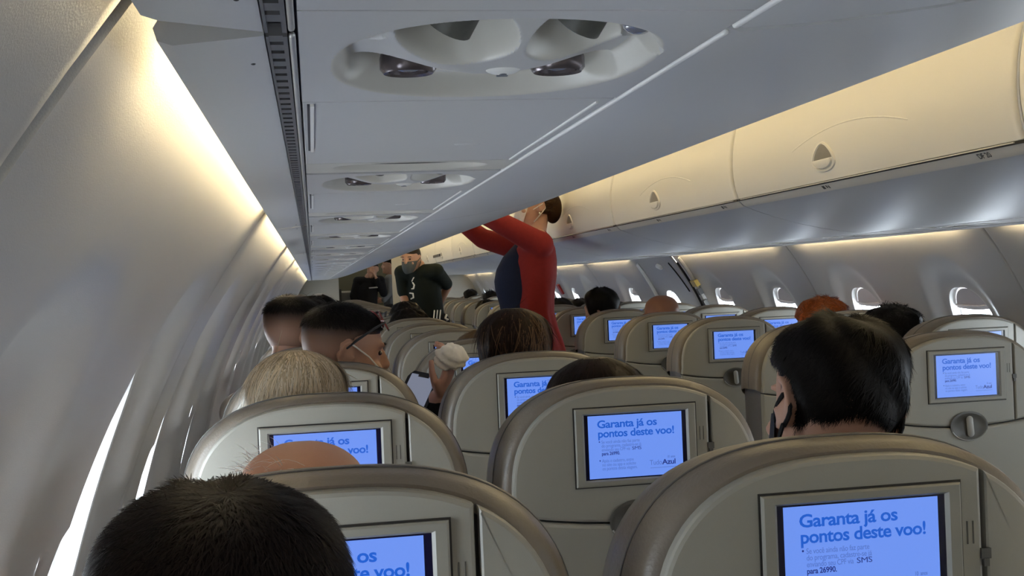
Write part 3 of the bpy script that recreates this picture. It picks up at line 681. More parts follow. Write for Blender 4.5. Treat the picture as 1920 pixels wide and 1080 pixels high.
def ribbons(P, N, D, length, width, col, var=.3, nseg=3, droop=0.0, lift=0.0):
    """thin tapering strands rooted at P, leaning along D and N; returns verts, faces, tones"""
    n = len(P); side = np.cross(N, D); side /= np.linalg.norm(side, axis=1)[:, None]+1e-9
    L = (length*(.65+.7*RNG.random(n)))[:, None]; t = np.linspace(0, 1, nseg+1); V = []
    for k, tk in enumerate(t):
        c = P + D*L*tk + N*(lift*L*tk - (L*tk)**2*5.5*(1-min(1, lift*2))) - np.array([0, 0, 1])*droop*L*tk*tk; w_ = width*(1-.85*tk**2)*.5
        V += [c-side*w_, c+side*w_]
    V = np.stack(V, 1).reshape(-1, 3); m = 2*(nseg+1); F = []
    base = np.arange(n)*m
    for k in range(nseg): F.append(np.stack([base+2*k, base+2*k+1, base+2*k+3, base+2*k+2], 1))
    F = np.vstack(F).tolist(); tone = np.clip(np.array(col)[None]*(1+var*(RNG.random((n, 1))*2-1)), 0, 1); tone = np.repeat(tone, m, 0)
    return V, F, tone
def tone_mesh(name, V, F, tone, m, smooth=True):
    me = bpy.data.meshes.new(name); me.from_pydata(V.tolist(), [], F); me.update(); a = me.color_attributes.new('tone', 'FLOAT_COLOR', 'POINT')
    a.data.foreach_set('color', np.hstack([tone, np.ones((len(tone), 1))]).ravel()); me.materials.append(m)
    if smooth: me.polygons.foreach_set('use_smooth', [True]*len(me.polygons))
    return me
def hair_rings(style, s=1.0):
    """hair shell rings in head space, with thickness mask; returns rings (levels, angles, 3) and mask"""
    P = HR.copy(); z = P[:, :, 2]; th = np.broadcast_to(HTH[None], z.shape); front = np.cos(th)
    lump = .0025*np.sin(3*th+z*60)+.002*np.sin(7*th-z*90)
    if style == 'curly': lump = .005*np.sin(5*th+z*70)*np.sin(3*th-z*95+1)+.003*np.sin(13*th-z*130)*np.sin(z*170)
    if style in ('buzz', 'short', 'fade', 'curly', 'bun', 'spiky'):
        line = np.where(front > .25, .062-.012*np.abs(np.sin(th)), np.where(front > -.35, -.005+.055*smoothstep(-.35, .25, front), -.040))
        if style == 'short': line = np.where(front < -.35, -.022+.010*np.cos(2*th), line)
        mask = smoothstep(line-.006, line+.012, z)
        T = {'buzz': .007, 'short': .011, 'fade': .012, 'curly': .024, 'bun': .013, 'spiky': .022}[style]
        t = T*mask*(1.0 if style != 'short' else (.28+.72*smoothstep(.02, .09, z)))+lump*mask*(1 if style != 'buzz' else .4)
        if style == 'fade': t = mask*(.0015+.009*smoothstep(.03, .10, z))
        return P+HN*(t-.004*(1-mask))[:, :, None], mask
    lo = -.10 if style == 'bob' else -.30; k0 = int(np.argmin(np.abs(HR[:, 0, 2]+.03))); c = np.cos(HTH); Q = []; Mk = []
    nrm = np.stack([np.sin(HTH), np.cos(HTH), np.zeros_like(HTH)], 1); lumps = .0025*np.sin(9*HTH)+.0015*np.sin(17*HTH)
    for zz in np.linspace(lo, -.033, 24):
        msk = 1-smoothstep(.30, .55, c); r = HR[k0].copy(); fl = 1+.08*smoothstep(-.03, -.08, np.array(zz))-.10*smoothstep(-.12, -.30, np.array(zz))
        r[:, 2] = zz; r[:, :2] *= np.array([fl, 1.0]); Q.append(r+nrm*((.017+lumps)*msk-.03*(1-msk))[:, None]); Mk.append(np.clip(msk, 0, 1))
    for k in range(k0, len(HR)):
        zz = HR[k, 0, 2]; msk = 1-smoothstep(.30+.3*smoothstep(.03, .07, zz), .55+.3*smoothstep(.03, .07, zz), c)*(1-smoothstep(.065, .085, zz)); tt = .017*(1-.25*smoothstep(.06, .115, zz))
        Q.append(HR[k]+HN[k]*((tt+lumps*(1-smoothstep(.08, .11, zz)))*msk-.006*(1-msk))[:, None]); Mk.append(np.clip(msk, 0, 1))
    return np.array(Q), np.array(Mk)
def sample_rings(P, mask, n, lim=.6):
    nl, na = mask.shape; w_ = mask.copy(); w_[mask < lim] = 0
    ar = np.linalg.norm(np.roll(P, -1, 1)-P, axis=2)*np.linalg.norm(np.gradient(P, axis=0), axis=2); w_ = (w_*ar).ravel(); w_ /= w_.sum()
    idx = RNG.choice(nl*na, n, p=w_); i, j = idx//na, idx % na
    fi = np.clip(i+RNG.random(n)-.5, 0, nl-1.001); fj = (j+RNG.random(n)-.5) % na; i0 = fi.astype(int); j0 = fj.astype(int); a = (fi-i0)[:, None]; b = (fj-j0)[:, None]; j1 = (j0+1) % na; j0 %= na
    q = (P[i0, j0]*(1-a)+P[i0+1, j0]*a)*(1-b)+(P[i0, j1]*(1-a)+P[i0+1, j1]*a)*b
    return q, i0, j0
def add_hair(parent, base, R, c, s, style, col, strands, streak=None, length=None):
    P, mask = hair_rings(style); N = ring_normals(P); T = lambda q: (q @ R.T)*s+c-base
    b = MB(); b.loops([T(r) for r in P], True, True)
    if style == 'bun':
        k = MB(); k.ell((0, -.094, -.006), (.056, .050, .084), nu=24, nv=16); b.add(T(np.vstack(k.v)), k.f)
    V = np.vstack(b.v); F = list(b.f); tone = np.tile(np.array(col)[None]*.8, (len(V), 1))
    if style == 'fade':                                              # clipped sides: thin stubble lets the skin through
        zz = P.reshape(-1, 3)[:, 2]; k = (smoothstep(-.02, .078, zz)**1.4)[:, None]; tone[:len(zz)] = np.array(streak)[None]*(1-k)+np.array(col)[None]*k
    if strands:
        q, i, j = sample_rings(P, mask*(smoothstep(.045, .08, P[:, :, 2]) if style == 'fade' else 1), strands); n = N[i, j]
        if style in ('bob', 'long'):
            top = smoothstep(.04, .11, q[:, 2])[:, None]; rad = q*np.array([1, 1, 0]); rad /= np.linalg.norm(rad, axis=1)[:, None]+1e-6
            d = np.array([0, 0, -1.])*(1-top)+rad*top+RNG.normal(0, .10, q.shape)
        elif style == 'bun': d = np.array([0, -1., .05])+RNG.normal(0, .1, q.shape); d = d-n*np.sum(d*n, 1)[:, None]
        else:
            cr = np.array([.01, -.045, .11]); d = q-cr; d = d-n*np.sum(d*n, 1)[:, None]; d /= np.linalg.norm(d, axis=1)[:, None]+1e-6; d = d+RNG.normal(0, .35, q.shape)
            if style == 'curly': d = np.stack([np.sin(q[:, 1]*70+q[:, 2]*40+1), np.sin(q[:, 2]*65+q[:, 0]*50), np.sin(q[:, 0]*75+q[:, 1]*35+2)], 1)+RNG.normal(0, .25, q.shape)
            if style == 'spiky': d = RNG.normal(0, 1, q.shape)
        d = d-n*np.sum(d*n, 1)[:, None]
        d /= np.linalg.norm(d, axis=1)[:, None]+1e-6
        par = dict(buzz=(.011, .0009, .30), short=(.018, .0010, .12), fade=(.010, .0011, .5), curly=(.026, .0020, .06), spiky=(.03, .003, .8), bob=(.060, .0020, .03), long=(.070, .0022, .03), bun=(.05, .002, .04))[style]
        Ln = length or par[0]
        v, f, t = ribbons(q+n*.0008, n, d, Ln, par[1], col, .55, 3 if style not in ('bob', 'long') else 4, .05 if style in ('bob', 'long') else .1, par[2])
        if streak is not None and style != 'fade': pick = np.repeat(RNG.random(strands) < np.where((q[:, 0] > .015) & (style == 'long'), .55, .12 if style == 'long' else .4), len(t)//strands); t[pick] = np.array(streak)*(.8+.4*RNG.random((pick.sum(), 1)))
        F += [[k+len(V) for k in g] for g in f]; V = np.vstack([V, T(v)]); tone = np.vstack([tone, t])
    return link('hair', tone_mesh('hair', V, F, tone, attr_mat('hair_strands', .5, .10)), parent)
SKIN = {}
def skin(name, col): return mat('skin_'+name, col, .48, noise=.06, nscale=35, bump=.1, bscale=500, spec=.35)
SK_L, SK_M, SK_T, SK_D = skin('light', (.56, .335, .245)), skin('medium', (.44, .25, .175)), skin('tan', (.36, .195, .13)), skin('brown', (.20, .088, .052))
def cloth(name, col, rough=.85): return mat('cloth_'+name, col, rough, noise=.12, nscale=60, bump=.35, bscale=350, spec=.2)
def rot(yaw, pitch=0, roll=0):
    """yaw>0 turns the face to the right (+X), pitch>0 bows the head, roll>0 tilts it to the right"""
    return np.array(Matrix.Rotation(-yaw, 3, 'Z') @ Matrix.Rotation(-pitch, 3, 'X') @ Matrix.Rotation(roll, 3, 'Y'))
def eyes(parent, R, c, base, s=1.0):
    e = MB()
    for sx in (-1, 1): e.ell(c-base+s*(R @ np.array((sx*.031, .0815, .010))), np.array((.011, .008, .0065))*s, R)
    obj('eyes', e, mat('dark_eye', (.02, .012, .01), .2, noise=.05), parent)
    br = MB()
    for sx in (-1, 1): br.tube([c-base+s*(R @ np.array((sx*a, .0915-.10*(a-.03)**2*40, .030+.004*math.sin((a-.014)*60)))) for a in np.linspace(.014, .05, 5)], .0032*s, 6)
    obj('eyebrows', br, mat('brow_hair', (.02, .014, .01), .8, noise=.1), parent)
def seated(label, col, ky, top, hx=None, hy=None, yaw=0, pitch=0, roll=0, sk=SK_M, style='short', hair=(.02, .015, .012), shirt=('grey', (.2, .2, .22)), voxel=.008, strands=0, streak=None, s=1.0, face=False, hands=(None, None), length=None, sleeves=True, hl=None, neckr=.056, lowneck=0.0):
    X = CX[col]; Ys = RY[col]+PIT*ky; base = np.array((X, Ys+.30, 0.))
    thick = dict(bald=0, buzz=.010, short=.017, fade=.012, curly=.03, spiky=.03, bob=.016, long=.016, bun=.014)[style]
    c = np.array((X if hx is None else hx, (Ys+(.325 if style in ('bob', 'long', 'curly', 'spiky') else .300)) if hy is None else hy, top-(.1165+thick)*s*math.cos(pitch)-.004)); R = rot(yaw, pitch, roll)
    nb = c+R @ np.array((0, -.030, -.150))*s; hip = np.array((X, Ys+.315, .602)); nb = np.array((nb[0], max(nb[1], Ys+.262), nb[2]))
    ch = hip*.42+nb*.58; ch[2] = nb[2]-.20; d = nb-hip; d /= np.linalg.norm(d); sh = nb-d*.075
    m = MB(); add_head(m, R, c-base, s); B = lambda p: np.array(p)-base
    m.cap(B(c+R @ np.array((0, -.020, -.060))*s), B(nb-d*.02), .054*s, neckr*s)
    m.cap(B(hip), B(ch), .115, .118, 16, .82, (0, 1, 0)); m.cap(B(ch), B(nb-d*.11), .118, .085, 16, .80, (0, 1, 0))
    shirtm = MB(); shirtm.cap(B(hip), B(ch), .128, .132, 18, .86, (0, 1, 0)); shirtm.cap(B(ch), B(nb-d*(.105+lowneck)), .132, .098, 18, .84, (0, 1, 0))
    tr = MB(); tr.cap(B(hip+np.array((0, .02, 0))), B(hip+np.array((0, .03, .07))), .128, .124, 16, .86, (0, 1, 0))
    for k, sx in enumerate((-1, 1)):
        S0 = sh+np.array((sx*.155, .0, -.01)); hnd = hands[k]
        if hnd is None: E0, W0, hd, hn = hip+np.array((sx*.180, .095, .105)), hip+np.array((sx*.10, .27, .045)), (-.3*sx, 1, -.1), (0, -.2, -1)
        else: E0, W0, hd, hn = [np.array(q) for q in hnd]
        m.cap(B(nb-d*.06), B(S0), .062, .056); m.cap(B(S0), B(E0), .050, .040); m.cap(B(E0), B(W0), .040, .027, flat=.9)
        add_hand(m, B(W0), hd, hn, -sx if hnd is None else -sx, .55, .95)
        shirtm.cap(B(nb-d*(.085+lowneck)), B(S0), .070, .068); shirtm.cap(B(S0), B(E0), .064, .053)
        if sleeves: shirtm.cap(B(E0), B(E0*.12+W0*.88), .053, .038)
        Hp = hip+np.array((sx*.085, .02, -.01)); K = np.array((X+sx*.10, Ys+.685, .550)); An = np.array((X+sx*.10, Ys+.66, .10))
        m.cap(B(Hp), B(K), .078, .056); m.cap(B(K), B(An), .054, .036); m.cap(B(An+np.array((0, -.03, -.055))), B(An+np.array((0, .10, -.065))), .036, .030)
        tr.cap(B(Hp), B(K), .089, .067); tr.cap(B(K), B(An), .066, .052)
    o = link('person', remesh(m, voxel, sk, 3, 'person'), None, base.tolist()); tag(o, label, 'person', 'seated passengers')
    link('shirt', remesh(shirtm, .012, cloth(*shirt), 3, 'shirt'), o); link('trousers', remesh(tr, .014, cloth('navy_trousers', (.03, .035, .06)), 3, 'trousers'), o)
    if style != 'bald': add_hair(o, base, R, c, s, style, hair, strands, streak, length)
    if face: eyes(o, R, c, base, s)
    return o, R, c, base
def mask(parent, R, c, base, col, name, s=1.0, edge=.12):
    P = HR.copy(); z = P[:, :, 2]; th = np.broadcast_to(HTH[None], z.shape); c_ = np.cos(th)
    b = MB(); rows = [k for k in range(len(HR)) if -.112 < HR[k, 0, 2] < -.008]; na = len(HTH); sel = [j for j in range(na) if c_[0, j] > edge]
    sel = sorted(sel, key=lambda j: (HTH[j]+PI) % (2*PI)); L = []
    for k in rows:
        u = (HR[k, 0, 2]+.112)/.104; fr = c_[0, sel]; bul = .006+.018*np.maximum(0, fr)**3*math.sin(PI*min(1, .15+.85*u))
        L.append(((P[k, sel]+HN[k, sel]*bul[:, None]) @ R.T)*s+c-base)
    b.loops(L, False, False, closed=False); mo = obj('face_mask', b, cloth(name, col, .7), parent)
    for sx in (-1, 1):
        st = MB()
        for (a, b2) in ((( .066, .025, -.020), (.080, -.022, .012)), ((.060, .020, -.085), (.079, -.026, -.028))):
            p = [np.array((sx*(a[0]*(1-t)+b2[0]*t+.004*math.sin(PI*t)+.005), a[1]*(1-t)+b2[1]*t, a[2]*(1-t)+b2[2]*t)) for t in np.linspace(0, 1, 6)]
            st.tube([(R @ q)*s+c-base for q in p], .0032*s, 6)
        p = [np.array((sx*(.081), -.024-.014*math.sin(PI*t), .012-.040*t)) for t in np.linspace(0, 1, 6)]; st.tube([(R @ q)*s+c-base for q in p], .0032*s, 6)
        obj('mask_strap', st, cloth(name, col, .7), mo)
    return mo
# ---- seated passengers
DKB = (.012, .009, .007)
seated('man with short dark cropped hair leaning forward, nearest head in front of the camera', 'A', -1, 1.161, -.062, .735, pitch=.10, style='buzz', hair=(.011, .007, .0055), shirt=('navy_tee', (.04, .05, .09)), voxel=.007, strands=24000, s=.93, sk=SK_M, length=.010)
ow, Rw, cw, bw = seated('bald man with a rim of fine white hair in front of the nearest screen', 'A', 0, 1.108, -.020, 1.305, pitch=.05, style='bald', shirt=('white_polo', (.5, .5, .5)), sk=skin('ruddy', (.55, .29, .19)), s=.93)
Pw, Mw = hair_rings('buzz'); Nw = ring_normals(Pw); Mw = Mw*smoothstep(.02, -.015, Pw[:, :, 0])*smoothstep(.118, .10, Pw[:, :, 2]); qw, iw, jw = sample_rings(HR+HN*.001, Mw, 260, .3)
dw = np.array([-.5, -.6, .25])+RNG.normal(0, .35, qw.shape); vw, fw_, tw = ribbons(qw, Nw[iw, jw], dw/np.linalg.norm(dw, axis=1)[:, None], .026, .0007, (.75, .74, .72), .2, 3, .2, .25)
link('hair', tone_mesh('wispy_hair', (vw @ Rw.T)*.93+cw-bw, fw_, tw, attr_mat('hair_strands')), ow)
seated('woman with straight blond bobbed hair in the window column', 'A', 1, 1.168, -.037, style='bob', hair=(.50, .40, .27), streak=(.66, .57, .44), shirt=('beige_blouse', (.4, .35, .28)), strands=5200, sk=SK_L, s=.93)
FADE_SKIN = (.25, .145, .105)
o2, R2, c2, b2 = seated('man with faded haircut and sunglasses on his head, turned to the right', 'A', 2, 1.236, .066, yaw=1.28, pitch=.12, style='fade', hair=(.010, .008, .007), streak=FADE_SKIN, shirt=('black_tee', (.03, .03, .035)), strands=6000, sk=SK_T, face=True, voxel=.0055,
       hands=(None, ((.245, 2.83, .72), (.232, 2.930, .815), (-.02, -.05, 1), (0, -1, .1))))
lp = MB(); T2 = lambda q: (R2 @ np.array(q))+c2-b2
lp.tube([T2((.079, -.012+.02*t, .030-.01*t)) + np.array((0, 0, 0)) for t in (0, .5, 1)], .0018, 6); lp.tube([T2(q) for q in ((.083, -.006, .028), (.080, .040, .0), (.070, .075, -.030))], .0020, 6)
obj('mask_loop', lp, mat('white_elastic', (.75, .72, .66), .7, noise=.05), o2)
def sunglasses(R, c):
    o = thing('sunglasses', 'dark sunglasses with reddish lenses pushed up on a cropped dark head', 'sunglasses', (c+R @ np.array((0, .07, .115))).tolist()); b = np.array(o.location); T = lambda q: (R @ np.array(q))+c-b
    for sx in (-1, 1):
        l = MB(); n = 20; a = np.linspace(0, 2*PI, n, endpoint=False); L = []
        for e in (0, .003): L.append(np.array([T((sx*.034+.028*math.cos(t), .098-.016*math.sin(t)-.25*(.028*math.cos(t)*1.0)**2*8-abs(sx*.034+.028*math.cos(t))*.35+e, .088+.024*math.sin(t)+e)) for t in a]))
        l.loops(L); obj('lens', l, mat('red_mirror_lens', (.16, .02, .02), .08, noise=.05, coat=.8), o)
        t_ = MB().tube([T((sx*.066, .078, .085)), T((sx*.084, .045, .068)), T((sx*.084, .005, .038)), T((sx*.082, -.018, .018))], .0032, 8); obj('temple', t_, M_DARK, o)
    f = MB().tube([T((-.063, .080, .102)), T((-.03, .094, .112)), T((0, .098, .108)), T((.03, .094, .112)), T((.063, .080, .102))], .0030, 8); obj('frame', f, M_DARK, o)
sunglasses(R2, c2)
ph = thing('phone', 'phone in a dark case with lit pale screen, held up beside the window column', 'phone', (.238, 2.895, .990))
ph.rotation_euler = (math.radians(-46), math.radians(12), math.radians(-24))
cs = MB(); cs.loops([np.array([(math.copysign(max(0, abs(.0405*math.cos(a))*1.25), math.cos(a)), y_, math.copysign(abs(.079*math.sin(a))*1.25, math.sin(a))) for a in np.linspace(0, 2*PI, 40, endpoint=False)]).clip([-.0405, -1, -.079], [.0405, 1, .079]) for y_ in (-.0045, .0045)]); obj('case', cs, mat('phone_case_black', (.012, .012, .018), .5, noise=.1), ph)
sc_ = MB().box(-.0325, .0325, -.0056, -.0044, -.069, .069); sco = obj('screen', sc_, mat('phone_screen_lit', (.05, .05, .05), .2, noise=.02, emit=(.14, .155, .21), estr=1.0), ph, smooth=False)
obj('notch', MB().box(-.014, .014, -.0062, -.0054, .062, .069), M_DARK, sco, smooth=False)
seated('man with faded haircut in the window column, ahead of the man with sunglasses', 'A', 3, 1.256, -.062, yaw=.80, pitch=.12, style='fade', hair=(.010, .008, .007), streak=FADE_SKIN, shirt=('pale_tank', (.45, .40, .36)), strands=2500, sk=SK_T, lowneck=.06, neckr=.066)
seated('passenger with dark curly hair farther up the window column', 'A', 4, 1.250, -.028, yaw=.2, style='curly', hair=DKB, shirt=('maroon_top', (.12, .03, .04)), strands=900, sk=SK_M)
oh, Rh, ch_, bh = seated('passenger with dark hair and a pale headband, window column', 'A', 5, 1.250, .030, style='short', hair=DKB, shirt=('grey_top', (.2, .2, .22)), strands=900, sk=SK_M)
hb = MB(); hb.tube([(Rh @ np.array((.096*math.cos(a), -.02, .012+.118*math.sin(a))))+ch_-bh for a in np.linspace(.05, PI-.05, 16)], .0055, 8); obj('headband', hb, mat('pale_headband', (.55, .53, .50), .6, noise=.05), oh)
seated('dark-haired passenger beyond the one with the headband', 'A', 6, 1.222, .082, style='short', hair=DKB, shirt=('grey_top', (.2, .2, .22)), strands=500, sk=SK_M, voxel=.010)
oc, Rc, cc, bc = seated('man with black hair and black face mask, head bowed, behind the nearest aisle screen', 'C', 0, 1.220, .607, 1.315, yaw=-.06, pitch=.12, roll=.18, style='short', hair=(.007, .0055, .005), shirt=('charcoal_tee', (.05, .05, .055)), strands=24000, sk=SK_M, voxel=.005, s=.89)
mask(oc, Rc, cc, bc, (.012, .012, .014), 'black_mask', .89)
seated('passenger with dark brown hair low behind the second aisle screen', 'C', 1, 1.128, .516, style='long', hair=(.016, .009, .007), shirt=('brown_top', (.12, .09, .07)), strands=2500, sk=SK_M)
seated('woman with long brown hair and golden streaks, left hand raised with a tissue', 'C', 2, 1.208, .498, yaw=.15, style='long', hair=(.022, .012, .008), streak=(.10, .055, .028), shirt=('black_jacket', (.012, .012, .014)), strands=3200, sk=skin('rosy', (.52, .29, .23)), voxel=.0055,
       hands=(((.345, 2.92, .78), (.294, 2.872, .985), (.36, -.06, .92), (-.8, .35, .35)), None))
tb = MB(); tb.ell((0, 0, 0), (1, 1, 1), None, 72, 48); q = np.vstack(tb.v)
nz = .16*np.sin(q[:, 0]*5+q[:, 2]*4+1)*np.sin(q[:, 1]*6-q[:, 2]*3)+.10*np.abs(np.sin(q[:, 0]*9-q[:, 2]*11+q[:, 1]*7))+.07*np.abs(np.sin(q[:, 2]*17+q[:, 0]*13))+.05*np.abs(np.sin(q[:, 1]*23+q[:, 2]*19))
tb.v = [q*(.80+nz)[:, None]*np.array((.042, .020, .033))]
ts = link('tissue', remesh(tb, .0028, mat('white_tissue', (.92, .88, .82), .9, noise=.06, nscale=80, bump=.6, bscale=90, spec=.1), 1, 'tissue'), None, (.326, 2.838, 1.090)); tag(ts, 'crumpled white tissue held in a raised hand', 'tissue')
seated('passenger with light brown hair, only the crown showing beyond the long-haired woman', 'C', 3, 1.126, .520, style='short', hair=(.13, .085, .05), shirt=('tan_top', (.3, .24, .18)), strands=1500, sk=SK_L)
seated('passenger with bushy dark hair in the left aisle column', 'C', 6, 1.158, .486, style='curly', hair=DKB, shirt=('dark_top', (.04, .04, .05)), strands=1200, sk=SK_D, s=1.12, voxel=.010)
seated('dark-haired passenger at the feet of the man in the dark jersey', 'C', 7, 1.182, .530, style='curly', hair=DKB, shirt=('dark_top', (.04, .04, .05)), strands=500, sk=SK_D, voxel=.010)
seated('man with bald brown head right of the aisle', 'D', 3, 1.178, 1.592, style='bald', shirt=('grey_top', (.2, .2, .22)), sk=SK_D, s=1.02)
seated('man with thick black hair right of the aisle, beyond the bald brown head', 'D', 4, 1.226, 1.506, yaw=.1, style='short', hair=(.009, .008, .007), shirt=('dark_top', (.04, .04, .05)), strands=3000, sk=SK_L, s=1.08)
seated('dark-haired passenger low behind the red cardigan', 'D', 6, 1.153, 1.612, style='short', hair=DKB, shirt=('dark_top', (.04, .04, .05)), strands=500, sk=SK_M, voxel=.010, s=1.1)
seated('dark-haired passenger slumped in the right aisle column left of the woman in red', 'D', 9, 1.125, 1.47, style='curly', hair=DKB, shirt=('dark_top', (.04, .04, .05)), strands=300, sk=SK_M, voxel=.012)
seated('passenger with wavy copper red hair by the right windows', 'F', 2, 1.163, 2.035, style='curly', hair=(.32, .075, .018), shirt=('green_top', (.08, .14, .10)), strands=3500, sk=SK_L, s=1.04)
seated('passenger with curly black hair by the nearest right window', 'F', 1, 1.146, 1.925, yaw=-.2, style='curly', hair=(.006, .005, .005), shirt=('dark_top', (.04, .04, .05)), strands=4500, sk=SK_D, s=1.0)
seated('dark-haired passenger by the exit window on the right', 'F', 7, 1.130, 1.93, style='short', hair=DKB, shirt=('dark_top', (.04, .04, .05)), strands=300, sk=SK_M, voxel=.012)
seated('passenger with spiky dark hair far up the right window column', 'F', 13, 1.172, 1.99, style='spiky', hair=DKB, shirt=('dark_top', (.04, .04, .05)), strands=500, sk=SK_M, voxel=.012)
seated('dark round-headed passenger farthest up the right window column', 'F', 15, 1.192, 1.964, style='short', hair=DKB, shirt=('dark_top', (.04, .04, .05)), strands=200, sk=SK_M, voxel=.012, s=1.1)

# ---- standing people
def loft(mb, secs, n=40, e=2.2, axis='X'):
    """sections (z, front, back, half width, cross centre): front/back along X (axis X) or Y"""
    th = np.linspace(0, 2*PI, n, endpoint=False); L = []; q = 2/e
    for (z, f, b, hw, cc_) in secs:
        u = (f+b)/2+(b-f)/2*np.sign(np.cos(th))*np.abs(np.cos(th))**q; v = cc_+hw*np.sign(np.sin(th))*np.abs(np.sin(th))**q
        L.append(np.stack([u, v, np.full(n, z)], 1) if axis == 'X' else np.stack([v, u, np.full(n, z)], 1))
    return mb.loops(L)
def woman_in_red():
    Y = 6.30; base = np.array((1.16, Y, 0.)); B = lambda p: np.array(p, float)-base
    R = rot(-1.55, -.05, 0); c = np.array((1.222, Y, 1.668)); m = MB(); add_head(m, R, c-base, 1.0)
    nb = np.array((1.215, Y, 1.515)); m.cap(B(c+R @ np.array((0, -.02, -.06))), B(nb), .050, .055)
    loft(m, [(z, f-base[0], b-base[0], w_, 0) for z, f, b, w_ in ((.86, 1.04, 1.28, .165), (1.0, 1.035, 1.28, .16), (1.12, 1.03, 1.265, .135), (1.22, 1.01, 1.28, .145), (1.32, 1.02, 1.285, .15), (1.42, 1.07, 1.275, .15), (1.49, 1.14, 1.265, .09), (1.52, 1.165, 1.25, .05))])
    sl = MB()
    near = [(1.205, Y-.165, 1.455), (.975, Y-.20, 1.585), (.760, Y-.13, 1.705)]; far = [(1.175, Y+.165, 1.440), (.950, Y+.19, 1.510), (.735, Y+.12, 1.675)]
    for arm, ts_ in ((near, 1), (far, -1)):
        a, b, w_ = [B(q) for q in arm]; m.cap(B(nb)*.5+a*.5, a, .06, .055); m.cap(a, b, .047, .038); m.cap(b, w_, .038, .026)
        add_hand(m, w_, w_-b, (-.3, 0, -1), ts_, .35, .92)
        sl.cap(B((1.20, Y+ts_*-.05, 1.47)), a, .075, .074); sl.cap(a, b, .070, .056, 18); sl.cap(b, b*.1+w_*.9, .056, .040, 18)
    for sy in (-1, 1):
        hp, kn, an = B((1.16, Y+sy*.085, .88)), B((1.15, Y+sy*.085, .50)), B((1.17, Y+sy*.085, .10)); m.cap(hp, kn, .085, .055); m.cap(kn, an, .052, .034); m.cap(B((1.185, Y+sy*.085, .035)), B((1.04, Y+sy*.085, .030)), .033, .028)
    o = link('person', remesh(m, .0065, SK_L, 3, 'person'), None, base.tolist()); tag(o, 'woman in a long red cardigan standing in the aisle, reaching up into the left bins', 'person')
    d = MB(); loft(d, [(z, f-base[0], b-base[0], w_, 0) for z, f, b, w_ in ((.55, 1.035, 1.285, .17), (.80, 1.02, 1.29, .178), (.98, 1.012, 1.29, .172), (1.08, 1.012, 1.275, .150), (1.15, .998, 1.275, .148), (1.22, .980, 1.285, .158), (1.27, .977, 1.29, .160), (1.33, .990, 1.292, .158), (1.40, 1.03, 1.29, .152), (1.47, 1.10, 1.275, .10))])
    link('dress', remesh(d, .010, cloth('navy_dress', (.012, .016, .040)), 4, 'dress'), o)
    secs = ((.84, 1.035, 1.352, .218), (.92, 1.042, 1.333, .212), (1.0, 1.048, 1.305, .20), (1.08, 1.054, 1.288, .185), (1.18, 1.052, 1.297, .182), (1.28, 1.048, 1.314, .190), (1.37, 1.056, 1.318, .196), (1.44, 1.085, 1.310, .195), (1.50, 1.135, 1.285, .13), (1.535, 1.165, 1.268, .075))
    th = np.linspace(0, 2*PI, 120, endpoint=False); L = []
    zz = np.linspace(.84, 1.535, 60); q = np.array(secs)
    for z in zz:
        f, b, hw = [np.interp(z, q[:, 0], q[:, k]) for k in (1, 2, 3)]; low = smoothstep(1.42, .95, z); rp_ = 1+.034*low*np.sin(th*9+.8*math.sin(z*9))+.014*low*np.sin(th*17+z*14)
        u = (f+b)/2+(b-f)/2*np.sign(np.cos(th))*np.abs(np.cos(th))**.85*rp_; v = hw*np.sign(np.sin(th))*np.abs(np.sin(th))**.85*rp_
        L.append(np.stack([u-base[0], v, np.full(len(th), z+.02*np.cos(th)*low)], 1))
    sl.loops(L)
    link('cardigan', remesh(sl, .0085, cloth('red_cardigan', (.23, .020, .019), .8), 2, 'cardigan'), o)
    add_hair(o, base, R, c, 1.0, 'bun', (.050, .028, .016), 3000, (.10, .06, .03)); mask(o, R, c, base, (.75, .70, .68), 'white_mask', edge=.45)
    er = MB().ell((R @ np.array((-.088, -.006, -.040)))+c-base, (.005, .005, .006)); obj('earring', er, mat('pearl', (.85, .80, .75), .2, noise=.02), o)
    sh = MB()
    for sy in (-1, 1): sh.cap(B((1.19, Y+sy*.085, .040)), B((1.03, Y+sy*.085, .034)), .040, .034, 16)
    link('shoes', remesh(sh, .008, mat('black_shoe_leather', (.015, .015, .015), .35, noise=.1), 2, 'shoes'), o)
woman_in_red()
